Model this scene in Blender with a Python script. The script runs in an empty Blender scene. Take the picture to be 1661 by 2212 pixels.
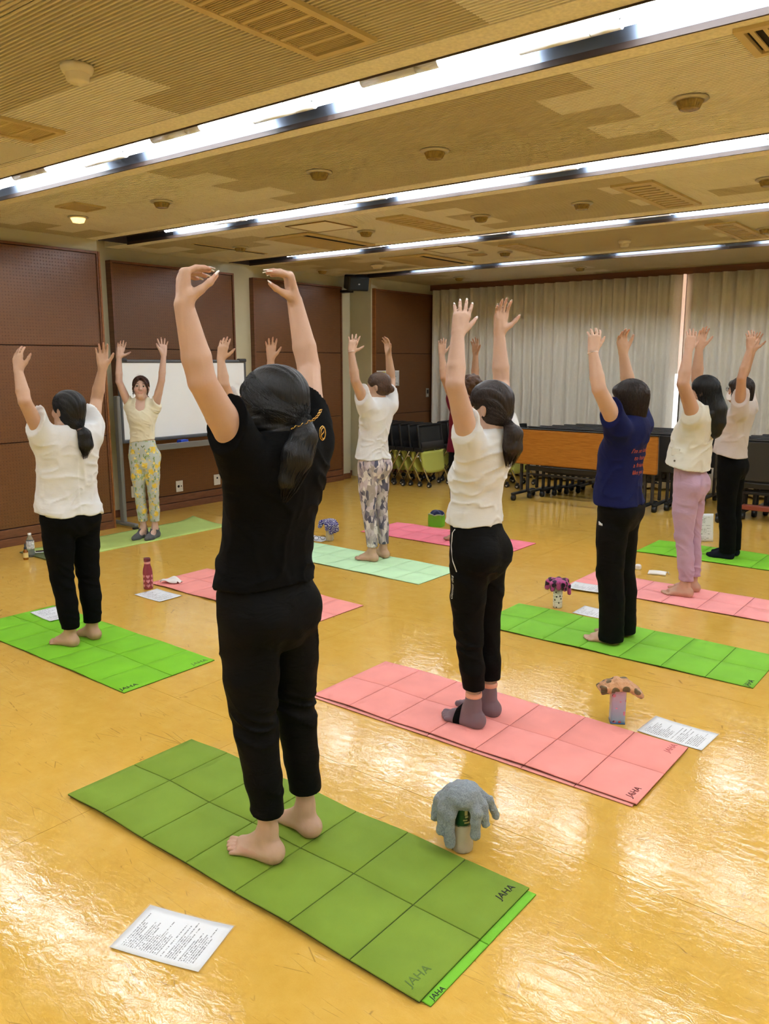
import bpy, bmesh, math, random
import numpy as np
from mathutils import Vector, Matrix
random.seed(7)
scene = bpy.context.scene
C = scene.collection
PI = math.pi
R = math.radians

# ---------------------------------------------------------------- camera, world, exposure
cam_d = bpy.data.cameras.new('camera')
cam_d.sensor_fit = 'HORIZONTAL'; cam_d.sensor_width = 36.0
cam_d.lens = 36.0 * 1760.0 / 1661.0
cam_d.clip_start = 0.05; cam_d.clip_end = 100
cam = bpy.data.objects.new('camera', cam_d); C.objects.link(cam)
cam.location = (0, 0, 1.70)
cam.rotation_euler = (R(90) - math.atan((1106 - 782) / 1760.0), 0, R(38.3))
scene.camera = cam
world = bpy.data.worlds.new('world'); scene.world = world
world.use_nodes = True
world.node_tree.nodes['Background'].inputs[0].default_value = (0.9, 0.93, 1.0, 1)
world.node_tree.nodes['Background'].inputs[1].default_value = 0.3
scene.view_settings.view_transform = 'Standard'
scene.view_settings.look = 'None'
scene.view_settings.gamma = 1.0
scene.view_settings.use_curve_mapping = False
scene.view_settings.exposure = 1.58
TUBE_W = 15.0             # emission of the fluorescent tubes
scene.cycles.use_denoising = True
scene.cycles.max_bounces = 5
scene.cycles.diffuse_bounces = 4
scene.cycles.glossy_bounces = 3
scene.cycles.transmission_bounces = 4
scene.cycles.use_adaptive_sampling = True
scene.cycles.adaptive_threshold = 0.10
scene.cycles.adaptive_min_samples = 10
scene.cycles.sample_clamp_indirect = 6.0

# ---------------------------------------------------------------- material helpers
def lin(c):
    return tuple((x / 12.92 if x <= .04045 else ((x + .055) / 1.055) ** 2.4) for x in c)
def rgb(r, g, b):
    return lin((r / 255., g / 255., b / 255.)) + (1.0,)

class NT:
    def __init__(self, name):
        self.m = bpy.data.materials.new(name); self.m.use_nodes = True
        self.t = self.m.node_tree; self.n = self.t.nodes; self.l = self.t.links
        self.b = self.n['Principled BSDF']; self.out = self.n['Material Output']
    def new(self, typ, **kw):
        nd = self.n.new(typ)
        for k, v in kw.items():
            if hasattr(nd, k): setattr(nd, k, v)
        return nd
    def link(self, a, b): self.l.new(a, b)
    def set(self, nd, name, v):
        s = nd.inputs[name]
        if hasattr(v, 'links') or isinstance(v, bpy.types.NodeSocket): self.l.new(v, s)
        else: s.default_value = v
        return nd
    def coord(self, kind='Object', scale=(1, 1, 1), rot=(0, 0, 0), loc=(0, 0, 0)):
        tc = self.new('ShaderNodeTexCoord'); mp = self.new('ShaderNodeMapping')
        self.link(tc.outputs[kind], mp.inputs[0])
        mp.inputs['Scale'].default_value = scale; mp.inputs['Rotation'].default_value = rot
        mp.inputs['Location'].default_value = loc
        return mp.outputs[0]
    def noise(self, vec, scale, detail=3, rough=.5, dist=0):
        nd = self.new('ShaderNodeTexNoise')
        self.link(vec, nd.inputs['Vector'])
        nd.inputs['Scale'].default_value = scale; nd.inputs['Detail'].default_value = detail
        nd.inputs['Roughness'].default_value = rough; nd.inputs['Distortion'].default_value = dist
        return nd.outputs[0]
    def ramp(self, fac, stops, interp='LINEAR'):
        nd = self.new('ShaderNodeValToRGB'); nd.color_ramp.interpolation = interp
        e = nd.color_ramp.elements
        while len(e) < len(stops): e.new(.5)
        for i, (p, c) in enumerate(stops):
            e[i].position = p; e[i].color = c if len(c) == 4 else tuple(c) + (1,)
        self.link(fac, nd.inputs[0]); return nd.outputs[0]
    def mix(self, fac, a, b, mode='MIX'):
        nd = self.new('ShaderNodeMix'); nd.data_type = 'RGBA'; nd.blend_type = mode
        for i, v in ((0, fac), (6, a), (7, b)):
            if isinstance(v, bpy.types.NodeSocket): self.link(v, nd.inputs[i])
            else: nd.inputs[i].default_value = v
        return nd.outputs[2]
    def math(self, op, a, b=0.0, c=0.0):
        nd = self.new('ShaderNodeMath'); nd.operation = op
        for i, v in enumerate((a, b, c)):
            if isinstance(v, bpy.types.NodeSocket): self.link(v, nd.inputs[i])
            else: nd.inputs[i].default_value = v
        return nd.outputs[0]
    def bump(self, h, strength=.3, dist=.01, normal=None):
        nd = self.new('ShaderNodeBump'); nd.inputs['Strength'].default_value = strength
        nd.inputs['Distance'].default_value = dist
        self.link(h, nd.inputs['Height'])
        if normal is not None: self.link(normal, nd.inputs['Normal'])
        self.link(nd.outputs[0], self.b.inputs['Normal']); return nd.outputs[0]
    def base(self, v):
        if isinstance(v, bpy.types.NodeSocket): self.link(v, self.b.inputs['Base Color'])
        else: self.b.inputs['Base Color'].default_value = v
    def p(self, **kw):
        for k, v in kw.items():
            self.b.inputs[k.replace('_', ' ')].default_value = v

MATS = {}
def simple(name, col, rough=.6, metal=0.0, nscale=0, namt=.12, bscale=0, bstr=.2, bdist=.003, **kw):
    if name in MATS: return MATS[name]
    n = NT(name); n.p(Roughness=rough, Metallic=metal)
    for k, v in kw.items(): n.b.inputs[k.replace('_', ' ')].default_value = v
    if nscale:
        v = n.noise(n.coord(), nscale, 4)
        dark = tuple(c * (1 - namt) for c in col[:3]) + (1,); lite = tuple(min(1, c * (1 + namt)) for c in col[:3]) + (1,)
        n.base(n.ramp(v, [(.3, dark), (.7, lite)]))
    else: n.base(col)
    if bscale: n.bump(n.noise(n.coord(), bscale, 3), bstr, bdist)
    MATS[name] = n.m
    return n.m

def emit(name, col, strength):
    n = NT(name); n.base((0.8, 0.8, 0.8, 1))
    n.b.inputs['Emission Color'].default_value = col
    n.b.inputs['Emission Strength'].default_value = strength
    MATS[name] = n.m; return n.m

# ---------------------------------------------------------------- mesh helpers
class MB:
    """collects shapes; build() links them as one mesh object"""
    def __init__(self): self.bm = bmesh.new()
    def box(self, x0, x1, y0, y1, z0, z1, bevel=0, seg=1, M=None):
        r = bmesh.ops.create_cube(self.bm, size=1.0)
        vs = r['verts']
        for v in vs:
            v.co = Vector((x0 + (v.co.x + .5) * (x1 - x0), y0 + (v.co.y + .5) * (y1 - y0), z0 + (v.co.z + .5) * (z1 - z0)))
        if bevel:
            es = list({e for v in vs for e in v.link_edges})
            g = bmesh.ops.bevel(self.bm, geom=es, offset=bevel, segments=seg, affect='EDGES', profile=.5)
            vs = list({v for f in g['faces'] for v in f.verts} | {v for v in vs if v.is_valid})
        if M is not None:
            for v in vs: v.co = M @ v.co
        return self
    def tube(self, pts, r, n=8, cap=True, closed=False):
        pts = [Vector(p) for p in pts]
        rs = r if isinstance(r, (list, tuple)) else [r] * len(pts)
        rings = []; prev = None
        for i, p in enumerate(pts):
            a = pts[i - 1] if i > 0 else (pts[-1] if closed else p)
            b = pts[(i + 1) % len(pts)] if (i < len(pts) - 1 or closed) else p
            d = (b - a)
            d = d.normalized() if d.length > 1e-9 else Vector((0, 0, 1))
            if prev is None:
                u = d.orthogonal().normalized()
            else:
                u = prev - d * prev.dot(d)
                u = u.normalized() if u.length > 1e-6 else d.orthogonal().normalized()
            prev = u; w = d.cross(u)
            rings.append([self.bm.verts.new(p + (u * math.cos(2 * PI * k / n) + w * math.sin(2 * PI * k / n)) * rs[i]) for k in range(n)])
        m = len(rings)
        for i in range(m if closed else m - 1):
            A, B = rings[i], rings[(i + 1) % m]
            for k in range(n):
                f = self.bm.faces.new((A[k], A[(k + 1) % n], B[(k + 1) % n], B[k])); f.smooth = True
        if cap and not closed:
            self.bm.faces.new(list(reversed(rings[0]))); self.bm.faces.new(rings[-1])
        return self
    def lathe(self, prof, c=(0, 0, 0), n=24, M=None, cap=True):
        rings = []
        for (r, z) in prof:
            rings.append([self.bm.verts.new(Vector((c[0] + r * math.cos(2 * PI * k / n), c[1] + r * math.sin(2 * PI * k / n), c[2] + z))) for k in range(n)])
        for A, B in zip(rings[:-1], rings[1:]):
            for k in range(n):
                f = self.bm.faces.new((A[k], A[(k + 1) % n], B[(k + 1) % n], B[k])); f.smooth = True
        if cap:
            if prof[0][0] > 1e-4: self.bm.faces.new(list(reversed(rings[0])))
            if prof[-1][0] > 1e-4: self.bm.faces.new(rings[-1])
        if M is not None:
            for rg in rings:
                for v in rg: v.co = M @ v.co
        return self
    def prism(self, poly, h0, h1, axis='z'):
        def P(a, b, h): return {'z': (a, b, h), 'y': (a, h, b), 'x': (h, a, b)}[axis]
        A = [self.bm.verts.new(P(a, b, h0)) for a, b in poly]; B = [self.bm.verts.new(P(a, b, h1)) for a, b in poly]
        n = len(poly)
        for k in range(n): self.bm.faces.new((A[k], A[(k + 1) % n], B[(k + 1) % n], B[k]))
        self.bm.faces.new(list(reversed(A))); self.bm.faces.new(B)
        bmesh.ops.recalc_face_normals(self.bm, faces=self.bm.faces[:])
        return self
    def quad(self, *vs):
        self.bm.faces.new([self.bm.verts.new(v) for v in vs]); return self
    def grid(self, fn, nu, nv, smooth=True, wrapu=False):
        V = [[self.bm.verts.new(fn(i / (nu if wrapu else nu - 1), j / (nv - 1))) for j in range(nv)] for i in range(nu)]
        for i in range(nu if wrapu else nu - 1):
            for j in range(nv - 1):
                f = self.bm.faces.new((V[i][j], V[(i + 1) % nu][j], V[(i + 1) % nu][j + 1], V[i][j + 1])); f.smooth = smooth
        return self
    def mesh(self, name, m=None):
        me = bpy.data.meshes.new(name); self.bm.to_mesh(me); self.bm.free()
        if m is not None:
            for x in (m if isinstance(m, (list, tuple)) else [m]): me.materials.append(x)
        return me
    def build(self, name, m=None, parent=None, loc=None, rz=None):
        return obj(name, self.mesh(name, m), parent, loc, rz)

def obj(name, data, parent=None, loc=None, rz=None):
    o = bpy.data.objects.new(name, data); C.objects.link(o)
    if parent is not None: o.parent = parent
    if loc is not None: o.location = loc
    if rz is not None: o.rotation_euler = (0, 0, rz)
    return o
def tag(o, label=None, cat=None, group=None, kind=None):
    if label: o['label'] = label
    if cat: o['category'] = cat
    if group: o['group'] = group
    if kind: o['kind'] = kind
    return o
def thing(name, label, cat, loc=(0, 0, 0), rz=0, group=None):
    o = obj(name, None, None, loc, rz); o.empty_display_size = .1
    return tag(o, label, cat, group)
def struct(o, label=None): o['kind'] = 'structure'; return tag(o, label)
def text_mesh(txt, size, extr=0.0, align='CENTER', shear=0.0, offset=0.0):
    cu = bpy.data.curves.new('lettering', 'FONT'); cu.body = txt; cu.size = size; cu.extrude = extr
    cu.align_x = align; cu.align_y = 'CENTER'; cu.shear = shear; cu.resolution_u = 2; cu.offset = offset
    o = bpy.data.objects.new('lettering', cu); C.objects.link(o)
    dg = bpy.context.evaluated_depsgraph_get()
    me = bpy.data.meshes.new_from_object(o.evaluated_get(dg))
    bpy.data.objects.remove(o); bpy.data.curves.remove(cu)
    return me

# ---------------------------------------------------------------- materials of the room
def mat_floor():
    n = NT('floor_vinyl')
    co = n.coord()
    big = n.noise(co, .9, 3, .6); mid = n.noise(co, 9, 5, .65); fine = n.noise(co, 240, 2)
    c = n.ramp(mid, [(.25, rgb(217, 171, 72)), (.55, rgb(225, 181, 85)), (.8, rgb(231, 191, 101))])
    c = n.mix(n.math('MULTIPLY', n.ramp(big, [(.35, (0, 0, 0, 1)), (.7, (1, 1, 1, 1))]), .35), c, rgb(221, 171, 66))
    c = n.mix(n.math('MULTIPLY', fine, .28), c, rgb(198, 148, 54))
    # scuffs: short dark scratches, stretched voronoi cells turned different ways
    for ang, off in ((.5, 0), (1.7, 3.1), (2.6, 7.7)):
        cv = n.coord(scale=(1.6, 13, 1), rot=(0, 0, ang), loc=(off, off * .7, 0))
        v = n.new('ShaderNodeTexVoronoi'); v.feature = 'DISTANCE_TO_EDGE'
        n.link(cv, v.inputs['Vector']); v.inputs['Scale'].default_value = 1.5
        line = n.ramp(v.outputs['Distance'], [(.0, (1, 1, 1, 1)), (.010, (0, 0, 0, 1))])
        gate = n.ramp(n.noise(co, 3.0 + off * .2, 3, .7), [(.56, (0, 0, 0, 1)), (.60, (1, 1, 1, 1))])
        c = n.mix(n.math('MULTIPLY', n.math('MULTIPLY', line, gate), .55), c, rgb(92, 62, 26))
    n.base(c)
    rough = n.ramp(n.noise(co, 2.2, 4, .6), [(.3, (.07, .07, .07, 1)), (.75, (.20, .20, .20, 1))])
    n.link(rough, n.b.inputs['Roughness'])
    n.p(**{'Specular_IOR_Level': .62})
    h1 = n.noise(n.coord(scale=(1, 1.9, 1)), 14, 4, .6, .8); h2 = n.noise(co, 70, 2)
    h = n.math('ADD', h1, n.math('MULTIPLY', h2, .18))
    n.bump(h, .085, .012)
    return n.m
def mat_tile(name, a, b):
    n = NT(name); co = n.coord('Object')
    info = n.new('ShaderNodeObjectInfo')
    v = n.math('ADD', n.math('MULTIPLY', n.noise(co, 14, 4), .6), n.math('MULTIPLY', info.outputs['Random'], .4))
    c = n.ramp(v, [(.2, a), (.8, b)])
    sp = n.noise(n.coord('Object', scale=(1, 3, 1)), 75, 2, .4)
    c = n.mix(n.ramp(sp, [(.73, (0, 0, 0, 1)), (.77, (1, 1, 1, 1))]), c, tuple(x * .62 for x in a[:3]) + (1,))
    n.base(c); n.p(Roughness=.95, **{'Specular_IOR_Level': .1})
    return n.m
def mat_panel():
    n = NT('perforated_brown_board'); tc = n.new('ShaderNodeTexCoord')
    sep = n.new('ShaderNodeSeparateXYZ'); n.link(tc.outputs['Object'], sep.inputs[0])
    grain = n.noise(n.coord(scale=(1, 2.0, 26)), 5, 4, .6)
    c = n.ramp(grain, [(.25, rgb(106, 67, 36)), (.6, rgb(118, 76, 41)), (.85, rgb(130, 86, 49))])
    def cell(s):
        return n.math('SUBTRACT', n.math('FRACT', n.math('MULTIPLY', s, 1 / .030)), .5)
    yy, zz = cell(sep.outputs[1]), cell(sep.outputs[2])
    d = n.math('SQRT', n.math('ADD', n.math('MULTIPLY', yy, yy), n.math('MULTIPLY', zz, zz)))
    hole = n.ramp(d, [(.12, (1, 1, 1, 1)), (.18, (0, 0, 0, 1))])
    n.base(n.mix(n.math('MULTIPLY', hole, .42), c, rgb(48, 26, 16)))
    n.p(Roughness=.36); n.bump(n.math('MULTIPLY', hole, -1.0), .5, .004)
    return n.m
def mat_wood(name, cols, axis=(1, 8, 30), rough=.45, scale=3.0):
    n = NT(name); g = n.noise(n.coord(scale=axis), scale, 5, .6, .6)
    n.base(n.ramp(g, [(.25, cols[0]), (.5, cols[1]), (.8, cols[2])])); n.p(Roughness=rough)
    return n.m
def mat_curtain():
    n = NT('beige_curtain'); g = n.noise(n.coord(scale=(40, 40, 3)), 6, 3)
    n.base(n.ramp(g, [(.3, rgb(230, 225, 214)), (.7, rgb(240, 236, 226))])); n.p(Roughness=.9, **{'Specular_IOR_Level': .15})
    n.bump(n.noise(n.coord(), 260, 2), .15, .002); return n.m
FLOOR = mat_floor()
TILE_L = mat_tile('ceiling_tile_tan', rgb(238, 229, 208), rgb(243, 235, 217))
TILE_D = mat_tile('ceiling_tile_olive', rgb(206, 192, 158), rgb(213, 200, 168))
PANEL = mat_panel()
BWOOD = mat_wood('brown_wood_trim', [rgb(98, 60, 38), rgb(118, 74, 48), rgb(138, 88, 56)], (1, 3, 24))
OWOOD = mat_wood('orange_wood_edge', [rgb(122, 72, 30), rgb(148, 90, 40), rgb(164, 104, 52)], (1, 3, 10))
TABLEW = mat_wood('teak_laminate', [rgb(160, 98, 30), rgb(188, 122, 44), rgb(205, 142, 60)], (2.2, 1, 34), .35, 3)
CURTAIN = mat_curtain()
CREAM = simple('cream_paint', rgb(206, 198, 166), .8, nscale=3, namt=.04, bscale=60, bstr=.08)
BORDER = simple('ceiling_border', rgb(238, 229, 208), .95, nscale=60, namt=.10, bscale=150, bstr=.2)
TROUGH = simple('dark_trough', rgb(58, 42, 34), .6)
DARKENAMEL = simple('black_channel', rgb(28, 26, 28), .4)
NT_ref = NT('silver_reflector'); NT_ref.base(rgb(104, 112, 126)); NT_ref.p(Roughness=.42, Metallic=.9)
NT_ref.bump(NT_ref.noise(NT_ref.coord(scale=(.5, 6, 6)), 2.5, 2), .15, .02); REFL = NT_ref.m
WHITEMETAL = simple('white_enamel', rgb(228, 228, 226), .35)
TUBE = emit('fluorescent_glow', (.84, .925, 1.0, 1), TUBE_W)
VENT = simple('vent_enamel', rgb(206, 182, 126), .5, nscale=6, namt=.06)
VENTIN = simple('vent_inside', rgb(26, 16, 14), .9)
BLACKP = simple('black_plastic', rgb(24, 24, 26), .45)
DARKGREY = simple('dark_grey_plastic', rgb(52, 50, 50), .5)
CHROME = simple('chrome', rgb(205, 205, 205), .18, 1.0)
GREYMETAL = simple('grey_metal', rgb(128, 128, 126), .4, .35)
PLATE = simple('ivory_plate', rgb(226, 220, 206), .4)
# ================================================================ the room
XL, XR, YB, YF, ZC = -7.40, 3.2, -2.0, 10.95, 2.88
SEAM = 1.745
m = MB().box(-8.2, XR, YB, YF + .2, -.08, -.004)
floor = struct(m.build('floor', simple('floor_screed', rgb(96, 70, 32), .9)), 'yellow ochre vinyl floor')
y = 2.435 - 4 * SEAM
while y < YF:
    a, b = max(y, YB), min(y + SEAM, YF + .15)
    for x0, x1 in ((-8.1, -3.3), (-3.3, 3.2)):
        sh = .62 if int(round((y - 2.435) / SEAM)) % 2 else 0
        xm0 = x0 if x0 < -8 else x0 + sh; xm1 = x1 if x1 > 3 else x1 + sh
        MB().box(xm0 + .0008, xm1 - .0008, a + .0010, b - .0010, -.004, 0).build('floor_sheet', FLOOR, floor)
    y += SEAM

# ceiling: slabs between the light channels, smooth borders, ribbed tiles
CH = [(-1.09, -.75), (.88, 1.22), (2.86, 3.21), (4.81, 5.15), (6.83, 7.17), (8.87, 9.24)]
m = MB().box(-8.2, XR, YB, YF + .2, 3.09, 3.16)
ceiling = struct(m.build('ceiling', BORDER), 'ribbed tan acoustic tile ceiling')
edges = [YB] + [v for ab in CH for v in ab] + [YF + .05]
RH, TL = .272, .58
def tile_mesh(name, m_):
    mb = MB(); n = 13; p = RH / n
    prof = []
    for i in range(n):
        y0 = i * p
        prof += [(y0 + p * .03, -.020), (y0 + p * .09, 0), (y0 + p * .50, 0), (y0 + p * .56, -.020)]
    prof = [(0, -.020)] + prof + [(RH, -.020)]
    bm = mb.bm
    A = [bm.verts.new((.0006, y_, -z_)) for y_, z_ in prof]; B = [bm.verts.new((TL - .0006, y_, -z_)) for y_, z_ in prof]
    for k in range(len(prof) - 1): bm.faces.new((A[k], A[k + 1], B[k + 1], B[k]))
    return mb.mesh(name, m_)
tl_me, td_me = tile_mesh('ceiling_tile', TILE_L), tile_mesh('ceiling_tile', TILE_D)
far_l, far_d = MB(), MB()
def olive(s, r, xa):
    odd = r % 2
    if s == 3:   # between channel at y 3 and y 5
        hi = -1.67 if not odd else -1.96; lo = -4.56 if not odd else -4.27
        return (lo - .05 < xa < hi - .1) or xa < (-6.95 if not odd else -7.2)
    if s == 2: return xa < -1.78 and not (xa < -3.6 and r >= 3)
    if s == 4: return -4.1 < xa < -2.55 or (-7.5 < xa < -6.4 and r < 3) or (-2.2 < xa < -1.6 and r == 3)
    if s == 5: return -4.6 < xa < -2.6 or -7.6 < xa < -6.7
    if s == 6: return xa > -5.0 or xa < -6.9
    return False
for s in range(len(edges) // 2):
    a, b = edges[2 * s], edges[2 * s + 1]
    xl = -7.395 if s <= 3 else (-7.79 if s == 4 else -7.84)
    MB().box(xl, XR, a, b, ZC + .021, 3.09).build('ceiling_slab', BORDER, ceiling)
    nrow = int((b - a - .1) / RH); y0 = (a + b) / 2 - nrow * RH / 2
    if s == 0: nrow = min(nrow, 1)
    MB().box(xl, XR, a, y0, ZC - .001, ZC + .022).box(xl, XR, y0 + nrow * RH, b, ZC - .001, ZC + .022).build('ceiling_border', BORDER, ceiling)
    for r in range(nrow):
        off = 0 if r % 2 == 0 else TL / 2
        x = -4.565 + off - 8 * TL
        while x < XR - .02:
            xa, xb = max(x, xl), min(x + TL, XR)
            if xb - xa > .03:
                yr = y0 + r * RH; dark = olive(s, r, (x + .02))
                near = s in (2, 3, 4) and x < -.2 and x + TL > -7.4 and not (s == 2 and (x < -4.9 or yr < 1.45)) and not (s == 4 and x > -1.2)
                if near:
                    o = obj('ceiling_tile', td_me if dark else tl_me, ceiling, (xa, yr, ZC))
                    if xb - xa < TL - .002: o.scale.x = (xb - xa) / TL
                else:
                    mb = far_d if dark else far_l
                    for q in range(13):
                        p = RH / 13
                        mb.quad((xa, yr + q * p, ZC), (xb, yr + q * p, ZC), (xb, yr + q * p + p * .6, ZC), (xa, yr + q * p + p * .6, ZC))
                        mb.quad((xa, yr + q * p + p * .6, ZC + .012), (xb, yr + q * p + p * .6, ZC + .012), (xb, yr + q * p + p, ZC + .012), (xa, yr + q * p + p, ZC + .012))
            x += TL
tag(far_l.build('ceiling_tiles', TILE_L, ceiling), kind='stuff')
tag(far_d.build('ceiling_tiles', TILE_D, ceiling), kind='stuff')

# ---- light channels
CHLAB = ['light channel behind the viewer', 'recessed light channel right overhead of the viewer',
         'nearest bright recessed fluorescent channel crossing the ceiling', 'second bright recessed fluorescent channel, ending over the whiteboard wall',
         'third recessed fluorescent channel from the front', 'farthest thin fluorescent channel close to the curtain']
PH = [.2, .5, -1.34 + 1.54 * 2, -2.43 + 1.54 * 3, -2.55 + 1.54 * 3, -2.4 + 1.54 * 3]
for i, (a, b) in enumerate(CH):
    t = thing('ceiling_light_channel', CHLAB[i], 'ceiling light', ((-7.4 + XR) / 2, (a + b) / 2, ZC), 0, 'fluorescent light channels')
    ox, oy = -((-7.4 + XR) / 2), -(a + b) / 2
    xl = -7.38 if i <= 3 else -7.78
    if i == 5: xl = -7.6
    def q(name, mb, m_):
        o = mb.build(name, m_, t); o.data.transform(Matrix.Translation((ox, oy, -ZC))); return o
    x0, x1 = xl, XR
    # dark housing: near wall, top, end walls, trims
    mb = MB(); mb.box(x0, x1, a, a + .006, ZC - .008, 3.085).box(x0, x1, a, b, 3.078, 3.085).box(x0, x1, b - .012, b, ZC - .012, ZC + .03)
    mb.box(x0, x0 + .006, a, b, ZC - .004, 3.085).box(x1 - .006, x1, a, b, ZC, 3.085)
    q('housing', mb, TROUGH)
    # reflector on the far side; its first stretch by the wall is a black plate
    xs = x0 + (.75 if i >= 3 else 0)
    def prof(v):
        th = v * PI / 2
        return (a + .20 + (b - .013 - a - .20) * math.sin(th), ZC + .012 + .185 * math.cos(th))
    def sheet(xa, xb, m_, name, off=0):
        mb = MB(); mb.grid(lambda u, v: (xa + (xb - xa) * u, prof(v)[0] - off, prof(v)[1] - off), 2, 10); q(name, mb, m_)
    sheet(xs, x1, REFL, 'reflector')
    if xs > x0: sheet(x0, xs, DARKENAMEL, 'blank_plate')
    # two staggered rows of tubes with white holders between them
    yb, zb = a + .240, ZC + .044; ya, za = a + .185, ZC + .056
    x = PH[i] - 1.54 * 8
    while x < XR + 2:
        # holder from x-.42 to x, tube from x to x+1.12
        for (yy, zz, sh) in ((yb, zb, 0), (ya, za, .77)):
            h0, h1, t1 = x - .42 + sh, x + sh, x + 1.12 + sh
            if h1 > x1 - .05: continue
            ha = max(h0, xs - .05)
            if h1 > xs and h1 - ha > .08:
                mb = MB(); mb.tube([(ha, yy, zz + .004), (h1 - .12, yy, zz + .004)], .026, 14); mb.tube([(h1 - .117, yy, zz + .004), (h1, yy, zz + .004)], .026, 14)
                mb.box(ha, h1, yy - .03, yy + .03, zz + .004, zz + .05); mb.box(ha + .1, h1 - .05, yy - .02, yy + .02, zz + .05, 3.08)
                q('tube_holder', mb, WHITEMETAL)
            ta, tb = max(h1, xs), min(t1, x1 - .05)
            if tb - ta > .15:
                mb = MB(); mb.tube([(ta, yy, zz), (tb, yy, zz)], .016, 8); q('fluorescent_tube', mb, TUBE)
        x += 1.54

# ---- ceiling fittings
def ceil_thing(name, label, cat, x, y, group=None): return thing(name, label, cat, (x, y, ZC - .001), 0, group)
def downlight(x, y, label, lit=False):
    t = ceil_thing('downlight', label, 'ceiling light', x, y, 'small round downlights')
    MB().lathe([(.055, 0), (.082, 0), (.084, -.006), (.076, -.012), (.058, -.014), (.055, 0)], n=28, cap=False).build('trim_ring', simple('downlight_ring', rgb(196, 186, 160), .35, .4), t)
    gl = MB().grid(lambda u, v: ((.058 - .016 * v + .0025 * math.cos(u * 2 * PI * 24)) * math.cos(2 * PI * u), (.058 - .016 * v + .0025 * math.cos(u * 2 * PI * 24)) * math.sin(2 * PI * u), -.012 - .034 * v), 96, 3, True, True)
    gl.lathe([(.043, -.046), (.03, -.049), (.0, -.05)], n=24, cap=False)
    gl.build('ribbed_glass', (emit('warm_lamp_glow', (1.0, .55, .18, 1), .9) if lit else simple('amber_glass', rgb(150, 124, 58), .25, nscale=40, namt=.3)), t)
    return t
DL = [(-6.36, 3.97, 'lit round ceiling downlight glowing orange', True),
      (-5.27, 3.99, 'unlit ribbed downlight next to the lit orange one', False),
      (-3.69, 4.01, 'unlit ribbed downlight above the standing whiteboard side, in the first tile strip', False),
      (-2.82, 4.03, 'unlit ribbed downlight in the middle of the olive tiles', False),
      (-1.38, 3.99, 'largest unlit ribbed downlight, over the right side of the room', False),
      (-1.52, 5.98, 'ribbed downlight cut by the right picture edge, second strip', False),
      (-2.84, 6.0, 'ribbed downlight left of the large white ceiling vent', False),
      (-3.73, 6.0, 'ribbed downlight between two pale ceiling vents', False),
      (-4.97, 6.02, 'ribbed downlight beside the square ceiling hatch', False),
      (-6.66, 6.01, 'ribbed downlight nearest the whiteboard bay', False),
      (-4.70, 8.07, 'small downlight beside the round ceiling speaker', False),
      (-7.46, 8.14, 'small downlight above the wall speaker bay', False),
      (-2.05, 8.12, 'small downlight at the right picture edge, third strip', False),
      (-6.58, 10.04, 'small downlight close to the curtain corner', False),
      (-4.70, 9.95, 'small downlight over the middle of the curtain', False)]
for x, y, l, lit in DL: downlight(x, y, l, lit)
def smoke(x, y, label, s=1.0):
    t = ceil_thing('smoke_detector', label, 'smoke detector', x, y, 'smoke detectors')
    M = simple('detector_plastic', rgb(228, 216, 188), .5)
    MB().lathe([(.0, .0), (.062 * s, 0), (.062 * s, -.012 * s), (.056 * s, -.026 * s), (.046 * s, -.03 * s)], n=32, cap=False).build('detector_base', M, t)
    MB().lathe([(.046 * s, -.03 * s), (.042 * s, -.055 * s), (.034 * s, -.062 * s), (.0, -.064 * s)], n=32, cap=False).build('sensor_cap', M, t)
    return t
smoke(-3.19, 2.03, 'large pale smoke detector on the near ribbed ceiling', 1.05)
smoke(-3.34, 8.05, 'small pale smoke detector on the far ceiling')
t = smoke(-6.55, 8.15, 'flat round ceiling disc between two small downlights', 1.3); t.scale.z = .55
t = ceil_thing('ceiling_speaker', 'flat round ceiling speaker in the third strip', 'speaker', -5.06, 8.08)
MB().lathe([(0, -.006), (.10, -.006), (.112, -.004), (.115, 0)], n=36, cap=False).build('grille', simple('speaker_grille', rgb(176, 152, 100), .7, bscale=400, bstr=.5), t)

def vent(x0, x1, y0, y1, label, cells=1, slats=10, along='x', inner=VENTIN, rim=.035, slat_w=.6):
    t = ceil_thing('ceiling_vent', label, 'vent', (x0 + x1) / 2, (y0 + y1) / 2, 'ceiling air vents')
    W, H = x1 - x0, y1 - y0
    mb = MB()
    for (a, b, c, d) in ((-W / 2, W / 2, -H / 2, -H / 2 + rim), (-W / 2, W / 2, H / 2 - rim, H / 2), (-W / 2, -W / 2 + rim, -H / 2 + rim, H / 2 - rim), (W / 2 - rim, W / 2, -H / 2 + rim, H / 2 - rim)):
        mb.box(a, b, c, d, -.014, .002)
    mb.build('frame', VENT, t)
    MB().box(-W / 2 + rim * .7, W / 2 - rim * .7, -H / 2 + rim * .7, H / 2 - rim * .7, .0005, .003).build('duct_mouth', inner, t)
    iw, ih = W - 2 * rim, H - 2 * rim
    ch = ih / cells
    for c in range(cells):
        yc = -ih / 2 + c * ch
        if c: MB().box(-iw / 2, iw / 2, yc - .009, yc + .009, -.012, .0, .002).build('divider', VENT, t)
        if slats == 0: continue
        for k in range(slats):
            if along == 'x':
                sp = ch / slats; yk = yc + sp * (k + .5)
                if cells > 1 and (yk - yc < .01 or yc + ch - yk < .01): continue
                MB().box(-iw / 2, iw / 2, yk - sp * slat_w / 2, yk + sp * slat_w / 2, -.009, -.003).build('slat', VENT, t)
            else:
                sp = iw / slats; xk = -iw / 2 + sp * (k + .5)
                MB().box(xk - sp * slat_w / 2, xk + sp * slat_w / 2, yc + .008, yc + ch - .008, -.009, -.003).build('slat', VENT, t)
    return t
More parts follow.
